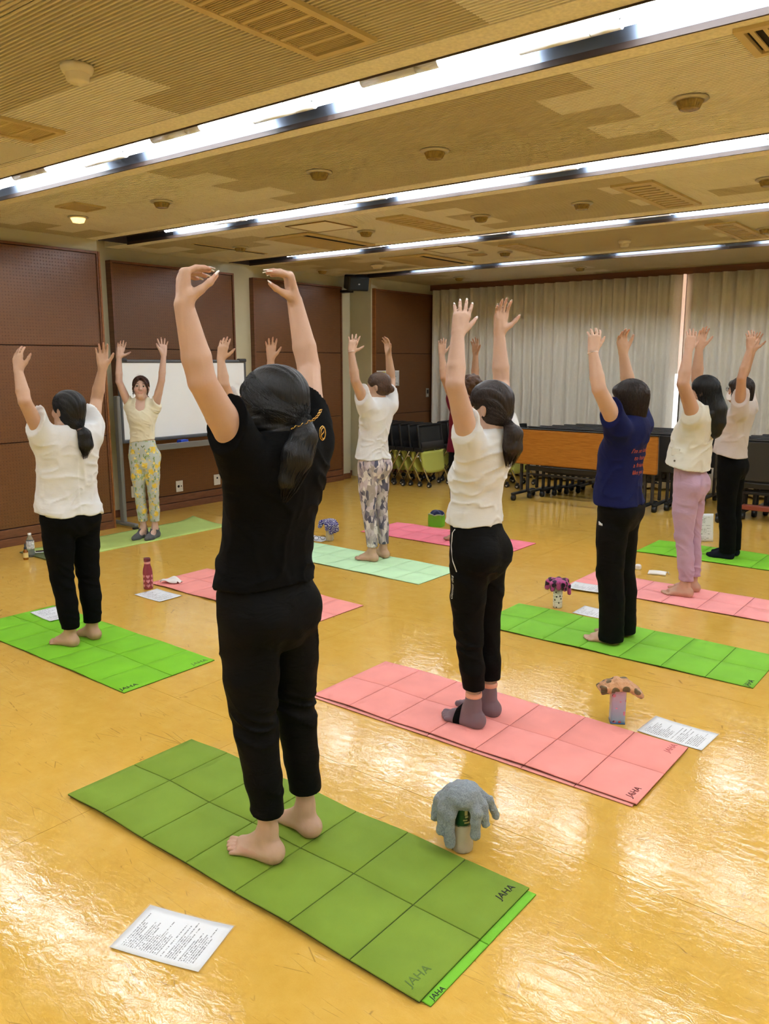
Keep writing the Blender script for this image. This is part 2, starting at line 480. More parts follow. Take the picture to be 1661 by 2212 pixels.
vent(-2.365, -2.055, 1.44, 2.56, 'big nearby ceiling vent with a row of dark slotted cells', 11, 8, 'x', VENTIN, .032, .30)
vent(-4.41, -4.10, 1.6, 2.52, 'pale ceiling vent cut by the left picture edge', 7, 12, 'x', simple('vent_pale', rgb(150, 124, 74), .8), .032, .7)
vent(-6.06, -5.79, 3.59, 3.86, 'small square dark grille near the lit downlight', 1, 16, 'y', VENTIN, .02, .5)
vent(-2.42, -2.13, 5.54, 6.56, 'white slatted ceiling vent in the second strip at right', 1, 11, 'x', VENTIN, .045, .62)
vent(-4.47, -4.18, 5.54, 6.54, 'pale slatted ceiling vent in the middle of the second strip', 1, 11, 'x', simple('vent_mid', rgb(150, 126, 78), .8), .045, .7)
vent(-2.42, -2.16, 7.56, 8.66, 'white slatted ceiling vent in the third strip at right', 1, 11, 'x', VENTIN, .045, .62)
vent(-4.50, -4.26, 7.58, 8.60, 'pale slatted ceiling vent in the middle of the third strip', 1, 11, 'x', simple('vent_mid', rgb(150, 126, 78), .8), .045, .7)
vent(-1.0, -.62, 3.29, 3.60, 'dark slatted vent in the upper right corner', 1, 7, 'y', VENTIN, .03, .35)
def hatch(x0, x1, y0, y1, label):
    t = ceil_thing('ceiling_hatch', label, 'hatch', (x0 + x1) / 2, (y0 + y1) / 2)
    W, H = x1 - x0, y1 - y0; mb = MB()
    for (a, b, c, d) in ((-W / 2, W / 2, -H / 2, -H / 2 + .016), (-W / 2, W / 2, H / 2 - .016, H / 2), (-W / 2, -W / 2 + .016, -H / 2, H / 2), (W / 2 - .016, W / 2, -H / 2, H / 2)):
        mb.box(a, b, c, d, -.006, .002)
    mb.build('frame', simple('hatch_rim', rgb(150, 118, 66), .6), t)
    MB().box(-W / 2 + .016, W / 2 - .016, -H / 2 + .016, H / 2 - .016, -.004, .002).build('door', TILE_L, t)
hatch(-5.36, -4.88, 5.37, 5.79, 'square ceiling hatch with a thin brown rim')
hatch(-5.28, -4.84, 7.35, 7.75, 'small square hatch in the third ceiling strip')
def cassette(x0, x1, y0, y1, label):
    t = ceil_thing('air_conditioner', label, 'air conditioner', (x0 + x1) / 2, (y0 + y1) / 2, 'ceiling air conditioners')
    W, H = x1 - x0, y1 - y0
    mb = MB().box(-W / 2, W / 2, -H / 2, H / 2, -.018, .001, .006); mb.build('panel', VENT, t)
    MB().box(W / 2 - .12, W / 2 - .06, -H / 2 + .06, H / 2 - .06, -.0195, -.017).build('air_outlet', VENTIN, t)
    MB().box(-W / 2 + .05, W / 2 - .16, -H / 2 + .08, H / 2 - .08, -.0215, -.017, .002).build('intake_panel', simple('vent_pale2', rgb(196, 172, 118), .5), t)
cassette(-6.0, -5.42, 5.72, 6.72, 'flat ceiling air conditioner with one dark slot, second strip')
cassette(-6.1, -5.45, 7.62, 8.62, 'flat ceiling air conditioner with one dark slot, third strip')
t = ceil_thing('ceiling_slot', 'narrow dark slot diffuser near the whiteboard bay', 'vent', -6.85, 6.05)
MB().box(-.035, .035, -.5, .5, -.006, .002, .002).build('frame', VENT, t); MB().box(-.018, .018, -.48, .48, -.0075, -.004).build('slot', VENTIN, t)

# ---- left wall with its brown panel bays
wl = MB()
wl.box(-8.2, -7.40, YB, 4.80, 0, 3.1)            # pier mass in front of which the nearest panel hangs
wl.box(-8.2, -7.86, 4.80, 9.13, 0, 3.1)          # recessed bays
wl.box(-8.2, -8.04, 9.13, 9.36, 0, 3.1)          # deep niche by the corner
wl.box(-8.2, -7.64, 9.36, YF + .1, 0, 3.1)       # last pier
wall_left = struct(wl.build('wall_left', CREAM), 'cream painted pier wall')
def bay(x, y0, y1, z1, depth, joints, n):
    """brown perforated bay: frame, boards between joints, base"""
    xb = x - depth
    fr = MB().box(xb, x + .012, y0, y0 + .022, 0, z1).box(xb, x + .012, y1 - .022, y1, 0, z1).box(xb, x + .012, y0 + .022, y1 - .022, z1 - .022, z1)
    t = struct(fr.build('trim_%d' % n, BWOOD), 'brown wooden frame of perforated wall panels')
    zs = [.165] + joints + [z1 - .022]
    for za, zb in zip(zs[:-1], zs[1:]):
        MB().box(xb, x, y0 + .024, y1 - .024, za + .004, zb - .004, .003).build('panel', PANEL, t)
    MB().box(xb, x - .012, y0 + .022, y1 - .022, .1, z1 - .02).build('backing', simple('joint_dark', rgb(52, 28, 18), .8), t)
    MB().box(xb, x + .016, y0, y1, 0, .075, .003).box(xb, x + .008, y0 + .022, y1 - .022, .08, .16, .003).build('base_board', BWOOD, t)
    return t
bay(-7.372, YB, 4.788, 2.765, .03, [.962, 1.854], 1)
MB().box(-7.40, -7.352, 4.782, 4.80, 0, 2.765).build('edge_strip', OWOOD, bpy.data.objects['trim_1'])
bay(-7.78, 5.19, 6.89, 2.755, .10, [.945, 1.84], 2)
bay(-7.80, 7.22, 8.90, 2.735, .08, [.938, 1.826], 3)
b4 = bay(-7.60, 9.40, 10.86, 2.735, .06, [.926, 1.827], 4)
MB().box(-7.66, -7.585, 9.385, 9.405, 0, 2.74).build('edge_strip', OWOOD, b4)
bb = MB().box(-7.86, -7.845, 4.80, 5.19, 0, .08).box(-7.86, -7.845, 6.89, 7.22, 0, .08).box(-8.04, -8.02, 9.13, 9.4, 0, .08).box(-7.86, -7.845, 8.90, 9.13, 0, .08)
struct(bb.build('baseboard_left', BWOOD), 'dark brown baseboard along cream piers')
# far wall behind the curtains, back and right walls close the room
struct(MB().box(-8.2, XR, YF + .16, YF + .3, 0, 3.1).build('wall_far', CREAM), 'wall behind the curtains')
struct(MB().box(-8.2, XR, YB - .12, YB, 0, 3.1).build('wall_back', CREAM), 'cream back wall')
struct(MB().box(XR, XR + .12, YB, YF + .3, 0, 3.1).build('wall_right', CREAM), 'cream right wall')
struct(MB().box(-7.64, XR, YF - .12, YF - .02, 2.80, ZC + .005, .004).build('trim_5', BWOOD), 'brown wooden pelmet above the curtains')

# ---- curtains
def curtain(x0, x1, y, label, ph, pleat=.165, lean=0):
    L = x1 - x0; n = int(L / .012)
    rng = np.random.RandomState(int(ph * 100)); jit = rng.rand(400)
    def f(u, v):
        x = x0 + u * L; z = 2.80 - 2.77 * v
        k = x / pleat; i = int(math.floor(k)); w = k + .22 * math.sin(x * 3.1 + ph) + .12 * math.sin(x * 7.7)
        s = math.sin(2 * PI * w); s2 = math.copysign(abs(s) ** .7, s)
        amp = .026 + .016 * v + .01 * jit[i % 400]
        d = amp * s2 + .010 * math.sin(2 * PI * w * 2.0 + 1 + v * 1.3) * (1 - .5 * v)
        xx = x + .014 * math.sin(2 * PI * w + 1.2) + lean * v * (1 - u)
        return (xx, y - d, z)
    o = MB().grid(f, n, 9).build('curtain', CURTAIN)
    o.modifiers.new('thickness', 'SOLIDIFY').thickness = .004
    return tag(o, label, 'curtain', 'beige pleated curtains')
curtain(-7.56, -3.672, 10.80, 'beige pleated curtain left of the bright gap', 1.0)
curtain(-3.632, .6, 10.80, 'beige pleated curtain right of the bright gap', 2.3, .19)
t = struct(MB().box(-3.668, -3.640, 10.775, 10.83, 1.55, 2.8, .004).build('window_2', emit('daylight_slit', (1.0, .62, .45, 1), .24)), 'thin daylight slit between the two curtains')
# daylight-bright window pane low in the gap
gw = MB().box(-3.682, -3.622, 10.735, 10.742, .2, 1.55); struct(gw.build('window_1', emit('daylight_pane', (1, 1, 1, 1), .36)), 'white pane seen low in the curtain gap')
# ================================================================ furniture and wall things
# ---- whiteboard on a stand
t = thing('whiteboard', 'white writing board on a grey rolling stand behind the instructor', 'whiteboard', (-7.33, 5.77, 0))
GF = simple('grey_board_frame', rgb(92, 94, 98), .4, .2)
W2 = .86
MB().box(-.012, .012, -W2 + .02, W2 - .02, .905, 1.695).build('board', simple('whiteboard_enamel', rgb(245, 248, 250), .18), t)
fr = MB()
fr.box(-.022, .022, -W2, W2, 1.69, 1.725, .012, 3).box(-.022, .022, -W2, W2, .87, .91, .012, 3).box(-.022, .022, -W2, -W2 + .028, .875, 1.72, .01, 3).box(-.022, .022, W2 - .028, W2, .875, 1.72, .01, 3)
fr.build('frame', GF, t)
for s in (-1, 1): MB().box(-.027, .027, s * (W2 - .05) - .055, s * (W2 - .05) + .055, 1.70, 1.738, .01, 2).build('corner_cap', simple('dark_grey_plastic', rgb(52, 50, 50), .5), t)
MB().box(.02, .13, -W2 + .1, W2 - .1, .80, .815, .004).box(.12, .135, -W2 + .1, W2 - .1, .78, .845, .004).build('pen_tray', GREYMETAL, t)
for s in (-1, 1):
    MB().box(-.035, .035, s * (W2 + .03) - .022, s * (W2 + .03) + .022, .05, 1.36, .014, 3).build('post', GREYMETAL, t)
    MB().box(-.25, .22, s * (W2 + .03) - .03, s * (W2 + .03) + .03, .02, .058, .014, 3).build('foot', GREYMETAL, t)
    for e in (-.23, .2): MB().box(e - .02, e + .02, s * (W2 + .03) - .028, s * (W2 + .03) + .028, 0, .02, .004).build('glide', BLACKP, t)
    MB().tube([(-.01, s * (W2 - .01), 1.3), (-.01, s * (W2 + .05), 1.3)], .016, 10).build('pivot', DARKGREY, t)
e = tag(MB().box(-.040, .040, -.055, .055, 0, .035, .008, 2).box(-.036, .036, -.05, .05, .034, .05, .006, 2).build('board_eraser', simple('blue_plastic', rgb(30, 72, 190), .4), None, (-7.262, 5.63, .8165)), 'blue board eraser lying on the whiteboard tray', 'eraser')
for k, (yy, c) in enumerate(((5.34, (30, 60, 170)), (5.42, (24, 30, 60)), (5.50, (40, 80, 190)))):
    p = thing('board_marker', ['blue marker on the board tray, nearest the instructor', 'dark marker in the middle of the board tray pens', 'blue marker nearest the blue eraser'][k], 'marker', (-7.25 + .008 * k, yy, .826), .25 * k - .2, 'markers on the whiteboard tray')
    MB().tube([(0, -.06, 0), (0, .03, 0)], .009, 10).build('barrel', WHITEMETAL, p); MB().tube([(0, .03, 0), (0, .065, 0)], .010, 10).build('cap', simple('marker_cap_%d' % k, rgb(*c), .4), p)
t = tag(MB().box(-.03, .03, -.04, .04, -.07, 0, .006, 2).build('tray_clip', simple('blue_plastic2', rgb(44, 78, 140), .4), None, (-7.22, 5.03, .80)), 'small blue clip box on the left end of the board tray', 'clip')
t.location = (-7.160, 5.05, .862)

# ---- sockets, plate, notice, speaker
def socket(y, z, label, holes):
    t = thing('wall_socket', label, 'socket', (-7.779, y, z), 0, 'wall sockets under the board')
    MB().box(0, .008, -.05, .05, -.065, .065, .004, 2).build('plate', PLATE, t)
    for hy, hz, r in holes:
        MB().tube([(.006, hy, hz), (.0095, hy, hz)], r, 12).build('socket_hole', VENTIN, t)
socket(5.95, .262, 'ivory wall socket right of the instructor legs', [(-.015, 0, .016), (.024, 0, .008)])
socket(5.34, .274, 'ivory wall socket half hidden behind the instructor legs', [(0, .025, .012), (0, -.025, .012)])
socket(6.52, .276, 'ivory wall socket at the far end of the whiteboard bay', [(0, .022, .012)])
t = thing('light_switch', 'small metal switch plate on the last brown panel', 'switch', (-7.599, 10.72, 1.22))
MB().box(0, .008, -.04, .04, -.07, .07, .003, 2).build('plate', simple('switch_steel', rgb(176, 170, 160), .35, .5), t)
MB().box(.006, .012, -.022, .022, -.01, .045, .002).build('rocker', DARKGREY, t); MB().box(.006, .010, -.022, .022, -.055, -.025, .002).build('name_slip', PLATE, t)

def mat_print(name, lines=26, seed=0.0, density=.5, ink=(70, 72, 78), margin=.1, paper=(236, 238, 242), swap=False):
    n = NT(name); tc = n.new('ShaderNodeTexCoord'); sep = n.new('ShaderNodeSeparateXYZ'); n.link(tc.outputs['UV'], sep.inputs[0])
    u, v = sep.outputs[0], sep.outputs[1]
    if swap: u, v = sep.outputs[1], n.math('SUBTRACT', 1.0, sep.outputs[0])
    row = n.math('FLOOR', n.math('MULTIPLY', v, lines)); fr = n.math('FRACT', n.math('MULTIPLY', v, lines))
    wn = n.new('ShaderNodeTexWhiteNoise'); wn.noise_dimensions = '1D'; n.link(n.math('ADD', row, seed), wn.inputs['W'])
    ln = wn.outputs['Value']
    inrow = n.math('MULTIPLY', n.math('GREATER_THAN', fr, .25), n.math('LESS_THAN', fr, .78))
    end = n.math('ADD', n.math('MULTIPLY', ln, .6), .32)
    body = n.math('MULTIPLY', n.math('GREATER_THAN', u, margin), n.math('LESS_THAN', u, end))
    vm = n.math('MULTIPLY', n.math('GREATER_THAN', v, .07), n.math('LESS_THAN', v, .93))
    cb = n.new('ShaderNodeCombineXYZ'); n.link(n.math('MULTIPLY', u, 70), cb.inputs[0]); n.link(n.math('MULTIPLY', row, 3.7), cb.inputs[1]); cb.inputs[2].default_value = seed
    nz = n.noise(cb.outputs[0], 1.0, 1); glyph = n.math('GREATER_THAN', nz, density)
    skip = n.math('GREATER_THAN', ln, .12)
    f = n.math('MULTIPLY', n.math('MULTIPLY', inrow, body), n.math('MULTIPLY', glyph, n.math('MULTIPLY', vm, skip)))
    n.base(n.mix(n.math('MULTIPLY', f, .85), rgb(*paper), rgb(*ink))); n.p(Roughness=.35)
    return n.m
def sheet_obj(name, w, h, m_, loc, rz, z=0, thick=.0012, curl=.0, parent=None, nx=12, ny=8):
    bm = bmesh.new(); uvl = bm.loops.layers.uv.new('UVMap')
    V = [[bm.verts.new((w * (i / nx - .5), h * (j / ny - .5), curl * ((i / nx - .5) ** 2 * 1.2 + .25 * (j / ny - .5) ** 2 + .12 * math.sin(i * 1.3) * (j / ny) * .3))) for j in range(ny + 1)] for i in range(nx + 1)]
    for i in range(nx):
        for j in range(ny):
            f = bm.faces.new((V[i][j], V[i + 1][j], V[i + 1][j + 1], V[i][j + 1])); f.smooth = True
            for l, (a, b) in zip(f.loops, ((i, j), (i + 1, j), (i + 1, j + 1), (i, j + 1))): l[uvl].uv = (a / nx, b / ny)
    me = bpy.data.meshes.new(name); bm.to_mesh(me); bm.free(); me.materials.append(m_)
    o = obj(name, me, parent, loc, rz)
    if thick: md = o.modifiers.new('thickness', 'SOLIDIFY'); md.thickness = thick; md.offset = 1
    return o
t = thing('wall_notice', 'white paper notice with a yellow heading on the last brown panel', 'notice', (-7.598, 9.69, 1.46))
o = sheet_obj('sheet', .285, .23, mat_print('notice_print_a', 9, 2.0, .47, (60, 60, 66)), (.001, -.145, 0), 0, parent=t); o.rotation_euler = (R(90), 0, R(90))
o = sheet_obj('sheet', .285, .23, mat_print('notice_print_b', 9, 5.0, .47, (60, 60, 66)), (.001, .145, 0), 0, parent=t); o.rotation_euler = (R(90), 0, R(90))
MB().box(.0025, .004, -.24, -.05, .05, .10).build('yellow_heading', simple('yellow_print', rgb(238, 220, 70), .5), t)
t = thing('wall_speaker', 'black box loudspeaker on a wall bracket below the ceiling', 'speaker', (-7.66, 8.95, 2.70))
M = Matrix.Translation((.17, -.09, .07)) @ Matrix.Rotation(R(-30), 4, 'Z') @ Matrix.Rotation(R(14), 4, 'Y')
MB().box(-.11, .11, -.15, .15, -.095, .095, .02, 2, M).build('cabinet', simple('speaker_black', rgb(30, 32, 34), .5), t)
MB().box(.105, .118, -.135, .135, -.08, .08, .008, 2, M).build('grille', simple('speaker_cloth', rgb(36, 40, 42), .8, bscale=500, bstr=.4), t)
MB().box(.117, .120, -.012, .012, -.008, .008, 0, 1, M).build('badge', simple('badge_grey', rgb(190, 190, 190), .4), t)
MB().box(-.2, .02, -.08, .03, -.045, -.01, .006).build('bracket_arm', BLACKP, t); MB().tube([(.0, -.03, -.02), (.09, -.06, .0), (.12, -.07, .03)], .018, 10).build('swivel', DARKGREY, t)

# ---- nesting chairs (lime seats hanging, black backs, chrome legs on casters)
LIME = simple('lime_fabric', rgb(190, 194, 92), .85, bscale=300, bstr=.2)
MESHB = simple('black_mesh_back', rgb(40, 40, 40), .7, bscale=500, bstr=.3)
def make_chair(name):
    t = thing(name, 'x', 'chair')
    Wd = .305
    # back: frame and mesh panel, facing +x
    def bk(u, v):
        yy = (u - .5) * 2 * (Wd - .03); z = .50 + .34 * v
        return (-.03 - .05 * v + .035 * (abs(2 * u - 1) ** 2.2) , yy, z)
    o = MB().grid(bk, 13, 9).build('backrest', MESHB, t); o.modifiers.new('s', 'SOLIDIFY').thickness = .022
    MB().tube([(bk(0, v / 6)) for v in range(7)] + [bk(u / 8, 1) for u in range(1, 9)] + [bk(1, 1 - v / 6) for v in range(1, 7)], .017, 8).build('back_frame', BLACKP, t)
    def lum(u, v):
        return (.012 + .028 * math.sin(v * PI) * (1 - (2 * u - 1) ** 2 * .5), (u - .5) * 2 * (Wd - .04), .50 + .12 * v)
    MB().grid(lum, 11, 7).build('lumbar_pad', DARKGREY, t)
    def st(u, v):
        k = abs(2 * u - 1); w = (Wd - .045) * (1 - .10 * (1 - v) ** 3)
        return (.035 + .05 * (1 - v) - .02 * k * k, (u - .5) * 2 * w, .19 + .30 * v + .03 * k ** 4 * (1 - v) ** 2)
    o = MB().grid(st, 15, 9).build('seat', LIME, t); o.modifiers.new('s', 'SOLIDIFY').thickness = .035
    for s in (-1, 1):
        y = s * Wd
        MB().tube([(.02, y, .53), (-.05, y, .42), (-.26, y, .075)], .0125, 8).build('rear_leg', CHROME, t)
        MB().tube([(-.10, y * .77, .50), (.0, y * .77, .34), (.13, y * .77, .075)], .0125, 8).build('front_leg', CHROME, t)
        MB().box(-.072, .072, y - .02, y + .02, .49, .545, .012, 2).build('armrest', BLACKP, t)
        for xx, yq in ((-.26, 1.0), (.13, .77)):
            y = s * Wd * yq
            c = MB(); c.lathe([(.0, -.022), (.028, -.022), (.031, -.012), (.031, .012), (.028, .022), (0, .022)], n=16, M=Matrix.Translation((xx, y, .031)) @ Matrix.Rotation(R(90), 4, 'X'))
            c.box(xx - .012, xx + .012, y - .03, y + .03, .035, .078, .006)
            w = c.build('caster', BLACKP, t)
            MB().lathe([(0, -.0255), (.016, -.0255), (.016, .0255), (0, .0255)], n=12, M=Matrix.Translation((xx, y, .031)) @ Matrix.Rotation(R(90), 4, 'X')).build('hub', simple('caster_hub', rgb(196, 196, 196), .4), w)
    MB().tube([(-.05, -Wd, .42), (-.05, Wd, .42)], .0125, 8).build('cross_bar', CHROME, t)
    return t
def dup(root, loc, rz=None, label=None, group=None):
    r = root.copy(); C.objects.link(r); r.location = loc
    if rz is not None: r.rotation_euler = (0, 0, rz)
    if label: r['label'] = label
    if group: r['group'] = group
    for ch in list(root.children):
        c = ch.copy(); C.objects.link(c); c.parent = r
        for g in list(ch.children):
            d = g.copy(); C.objects.link(d); d.parent = c
    return r
ORD = ['front', 'second', 'third', 'fourth', 'fifth', 'sixth', 'seventh', 'eighth']
ch0 = make_chair('nesting_chair')
ch0.location = (-6.50, 9.29, 0); tag(ch0, 'front black and lime nesting chair of the row beside the brown panel', 'chair', 'nesting chairs')
for k in range(1, 6): dup(ch0, (-6.50 - .165 * k, 9.29 + .012 * k, 0), 0, '%s nesting chair from the front in the row beside the brown panel' % ORD[k], 'nesting chairs')
for k in range(8): dup(ch0, (-5.52 - .165 * k, 9.98 + .008 * k, 0), 0, '%s nesting chair of the rear row along the curtain' % ORD[k], 'nesting chairs')

# ---- flip-top folding tables parked on edge
TDARK = simple('table_underside', rgb(70, 68, 68), .55, nscale=4, namt=.08)
def make_table(name):
    t = thing(name, 'x', 'table')
    M = Matrix.Rotation(R(4), 4, 'X')
    MB().box(-.925, .925, -.028, -.004, .45, .888, .02, 3, M).build('tabletop', TABLEW, t)
    MB().box(-.93, .93, -.004, .014, .445, .893, .008, 2, M).build('underside', TDARK, t)
    MB().box(-.935, .935, -.031, .016, .888, .90, .004, 1, M).build('edge_band', BLACKP, t)
    for s in (-1, 1):
        x = s * .80
        for dx in (-.045, .045): MB().box(x + dx - .014, x + dx + .014, .03, .075, .1005, .60, .004).build('upright', DARKGREY, t)
        MB().box(x - .03, x + .03, -.24, .30, .072, .100, .01, 2).build('foot', BLACKP, t)
        MB().box(x - .07, x + .07, .0, .10, .56, .64, .01).build('hinge_block', BLACKP, t)
        for yy in (-.22, .28):
            c = MB(); c.lathe([(0, -.022), (.032, -.022), (.036, -.01), (.036, .01), (.032, .022), (0, .022)], n=16, M=Matrix.Translation((x, yy, .036)) @ Matrix.Rotation(R(90), 4, 'Y'))
            c.box(x - .028, x + .028, yy - .014, yy + .014, .03, .08, .005); c.build('caster', BLACKP, t)
    MB().box(-.8, .8, .045, .07, .36, .42, .006).build('beam', DARKGREY, t)
    for k in range(3): MB().tube([(-.72, -.02 + k * .07, .33 - .02 * k), (.72, -.02 + k * .07, .33 - .02 * k)], .007, 6).build('shelf_rod', DARKGREY, t)
    MB().prism([(-.012, .868), (.012, .868), (0, .882)], -.035, -.0325, 'y').build('maker_mark', simple('mark_silver', rgb(190, 190, 190), .4), t)
    return t
tb = make_table('folding_table'); tb.location = (-4.15, 9.08, 0); tb.rotation_euler = (0, 0, 0)
tag(tb, 'front folding table with its orange teak top turned upright', 'table', 'folding tables parked on edge')
BACKT = simple('table_back_black', rgb(48, 47, 48), .5)
def dark(o):   # tables behind and at the side show their dark faces
    for c in o.children:
        if c.name.startswith('tabletop'):
            me = c.data.copy(); c.data = me; me.materials.clear(); me.materials.append(BACKT)
for k in range(5):
    o = dup(tb, (-4.15 + .074 * (k + 1), 9.36 + .195 * k, 0), 0, '%s dark folding table parked behind the orange one' % ORD[k + 1], 'folding tables parked on edge'); dark(o)
    for c in o.children: pass
for k in range(5):
    o = dup(tb, (-1.72 + .074 * k, 9.20 + .19 * k, 0), 0, '%s dark folding table parked behind the masked woman' % ['front', 'second', 'third', 'fourth', 'rearmost'][k], 'folding tables parked on edge'); dark(o)
tag(MB().box(-.66, .66, -.05, .05, 0, .05, .006).build('wooden_board', simple('red_brown_board', rgb(150, 70, 48), .5), None, (-1.72, 9.345, .115)), 'reddish board lying low between the dark folding table legs', 'board')
# ================================================================ mats
INK = simple('black_marker', rgb(24, 26, 22), .7)
GINK = simple('faded_marker', rgb(92, 120, 48), .8)
def mat_foam(name, col):
    n = NT(name); co = n.coord()
    v = n.noise(co, 5, 3); d = tuple(c * .93 for c in col[:3]) + (1,); l = tuple(min(1, c * 1.05) for c in col[:3]) + (1,)
    n.base(n.ramp(v, [(.3, d), (.7, l)])); n.p(Roughness=.75, **{'Specular_IOR_Level': .25})
    w = n.new('ShaderNodeTexVoronoi'); n.link(co, w.inputs['Vector']); w.inputs['Scale'].default_value = 420
    n.bump(w.outputs['Distance'], .25, .0015); return n.m
def fold_mat(x0, x1, y0, y1, col, label, z=.0, nlen=7, edge=(40, 52, 24), wave=.004, seed=1, th=.007, rz=0, name='exercise_mat', gap=.0035):
    cx, cy = (x0 + x1) / 2, (y0 + y1) / 2; L, W = x1 - x0, y1 - y0
    t = thing(name, label, 'mat', (cx, cy, z), rz, 'folding exercise mats')
    M = mat_foam('foam_%d_%d_%d' % col, rgb(*col)); ME = simple('foam_edge_%d_%d_%d' % edge, rgb(*edge), .8)
    rng = random.Random(seed)
    px, py = L / nlen, W / 2
    hz = [[(0 if (i in (0, nlen)) else (wave * (1.3 if i % 2 else .35) * (.6 + .6 * rng.random()))) for j in range(3)] for i in range(nlen + 1)]
    def H(x, y):
        u = (x + L / 2) / px; i = min(int(u), nlen - 1); fu = u - i
        j = 0 if y < 0 else 1; fv = (y + W / 2) / py - j
        s = lambda a: a * a * (3 - 2 * a)
        a = hz[i][j] * (1 - fv) + hz[i][j + 1] * fv; b = hz[i + 1][j] * (1 - fv) + hz[i + 1][j + 1] * fv
        return a * (1 - s(fu)) + b * s(fu)
    def slab(xa, xb, ya, yb, zb, zt, nm, m_, nx=6, ny=4, bev=.0):
        mb = MB(); bm = mb.bm
        def ring(z_, ins):
            return [[bm.verts.new((xa + ins + (xb - xa - 2 * ins) * i / nx, ya + ins + (yb - ya - 2 * ins) * j / ny, H(xa + (xb - xa) * i / nx, ya + (yb - ya) * j / ny) + z_)) for j in range(ny + 1)] for i in range(nx + 1)]
        T = ring(zt, bev); B = ring(zb, 0); MID = ring(zt - .0015, 0)
        for i in range(nx):
            for j in range(ny):
                f = bm.faces.new((T[i][j], T[i + 1][j], T[i + 1][j + 1], T[i][j + 1])); f.smooth = True
        def side(A, Bq):
            per = [(i, 0) for i in range(nx)] + [(nx, j) for j in range(ny)] + [(i, ny) for i in range(nx, 0, -1)] + [(0, j) for j in range(ny, 0, -1)]
            for (a, b), (c, d) in zip(per, per[1:] + per[:1]):
                bm.faces.new((Bq[a][b], Bq[c][d], A[c][d], A[a][b]))
        side(T, MID); side(MID, B)
        return mb.build(nm, m_, t)
    slab(-L / 2, L / 2, -W / 2, W / 2, .0008, th - .0035, 'backing', ME, nlen * 6, 8)
    for i in range(nlen):
        for j in range(2):
            g = gap / 2
            xa = -L / 2 + i * px + (g if i else 0); xb = -L / 2 + (i + 1) * px - (g if i < nlen - 1 else 0)
            ya = -W / 2 + j * py + (g if j else 0); yb = -W / 2 + (j + 1) * py - (g if j == 0 else 0)
            slab(xa, xb, ya, yb, th - .0045, th, 'panel', M, bev=.0012)
    t['top'] = th + z
    return t
def mat_text(t, txt, x, y, z, rz, size, m_=INK, shear=.1):
    me = text_mesh(txt, size, 0.0003, shear=shear); me.materials.clear(); me.materials.append(m_)
    return obj('lettering', me, t, (x, y, z), rz)
G1 = (128, 156, 52); G2 = (120, 214, 52); PK = (248, 158, 150)
under = fold_mat(-2.80, -1.084, 1.572, 2.165, (126, 200, 56), 'bright green mat lying under the olive green mat of the woman in black', 0, 7, (70, 120, 30), .001, 3, .006)
near = fold_mat(-2.832, -1.112, 1.558, 2.170, G1, 'olive green folding mat under the barefoot woman in black', .0075, 7, (34, 44, 20), .0075, 5, .007)
mat_text(near, 'JAHA', .812, .235, .0082, R(86), .037); mat_text(near, 'JAHA', .805, -.235, .0082, R(86), .040, GINK)
mat_text(under, 'JAHA', .848, -.25, .0068, R(86), .024)
pkl = fold_mat(-2.752, -1.045, 2.872, 3.478, (250, 168, 160), 'lower of the two pink mats under the woman in grey toe socks', 0, 7, (150, 70, 70), .001, 4, .006)
pk = fold_mat(-2.745, -1.032, 2.886, 3.487, PK, 'upper pink folding mat under the woman in grey toe socks', .0075, 7, (120, 40, 40), .005, 6, .007)
mat_text(pk, 'JAHA', .815, -.225, .0082, R(86), .040, simple('dark_red_marker', rgb(104, 36, 40), .8)); mat_text(pk, 'JAHA', .80, .24, .0082, R(86), .040, simple('faded_red', rgb(206, 104, 104), .8))
t = fold_mat(-5.28, -3.548, 2.302, 2.906, (128, 198, 44), 'bright green mat at the left picture edge', 0, 7, (40, 70, 20), .006, 7); mat_text(t, 'JAHA', .825, -.245, .008, R(88), .045); mat_text(t, 'JAHA', .83, .22, .008, R(88), .045, GINK)
t = fold_mat(-2.72, -.992, 4.40, 4.992, (132, 198, 60), 'green mat under the woman in the navy shirt', 0, 7, (40, 70, 20), .005, 8); mat_text(t, 'JAHA', .83, -.245, .008, R(88), .045)
fold_mat(-5.30, -3.58, 4.96, 5.545, (200, 238, 190), 'pale mint mat under the woman in patterned leggings', 0, 7, (120, 140, 90), .003, 9)
fold_mat(-5.255, -3.56, 3.69, 4.265, PK, 'pink mat behind the woman in black, beside the maroon bottle', 0, 7, (110, 40, 40), .006, 10)
fold_mat(-5.22, -3.56, 6.22, 6.83, (252, 134, 152), 'strong pink mat at the far left row', 0, 7, (150, 40, 60), .005, 11)
fold_mat(-2.67, -.94, 5.64, 6.17, (252, 164, 162), 'pink mat under the woman in lilac trousers', 0, 7, (130, 50, 50), .004, 12)
fold_mat(-2.69, -.96, 7.10, 7.695, (128, 202, 48), 'green mat under the masked woman in dark socks', 0, 7, (50, 80, 20), .004, 13)
# the instructor's one-piece mat with a lifted corner
t = thing('exercise_mat', 'plain light green mat under the instructor', 'mat', (-6.80, 4.62, 0), 0, 'plain mats')
def im(u, v):
    x = (u - .5) * .60; y = (v - .5) * 1.95
    z = .005 + .05 * max(0, (v - .9) / .1) ** 1.6 * max(0, (.6 - u)) * 1.2
    return (x, y, z)
o = MB().grid(im, 12, 40).build('mat_sheet', mat_foam('foam_light_green', rgb(184, 206, 116)), t); o.modifiers.new('s', 'SOLIDIFY').thickness = .005
MB().box(-.24, .24, -1.03, -.93, .005, .013, .002).build('folded_end', simple('mat_dark_edge', rgb(96, 104, 62), .8), t)

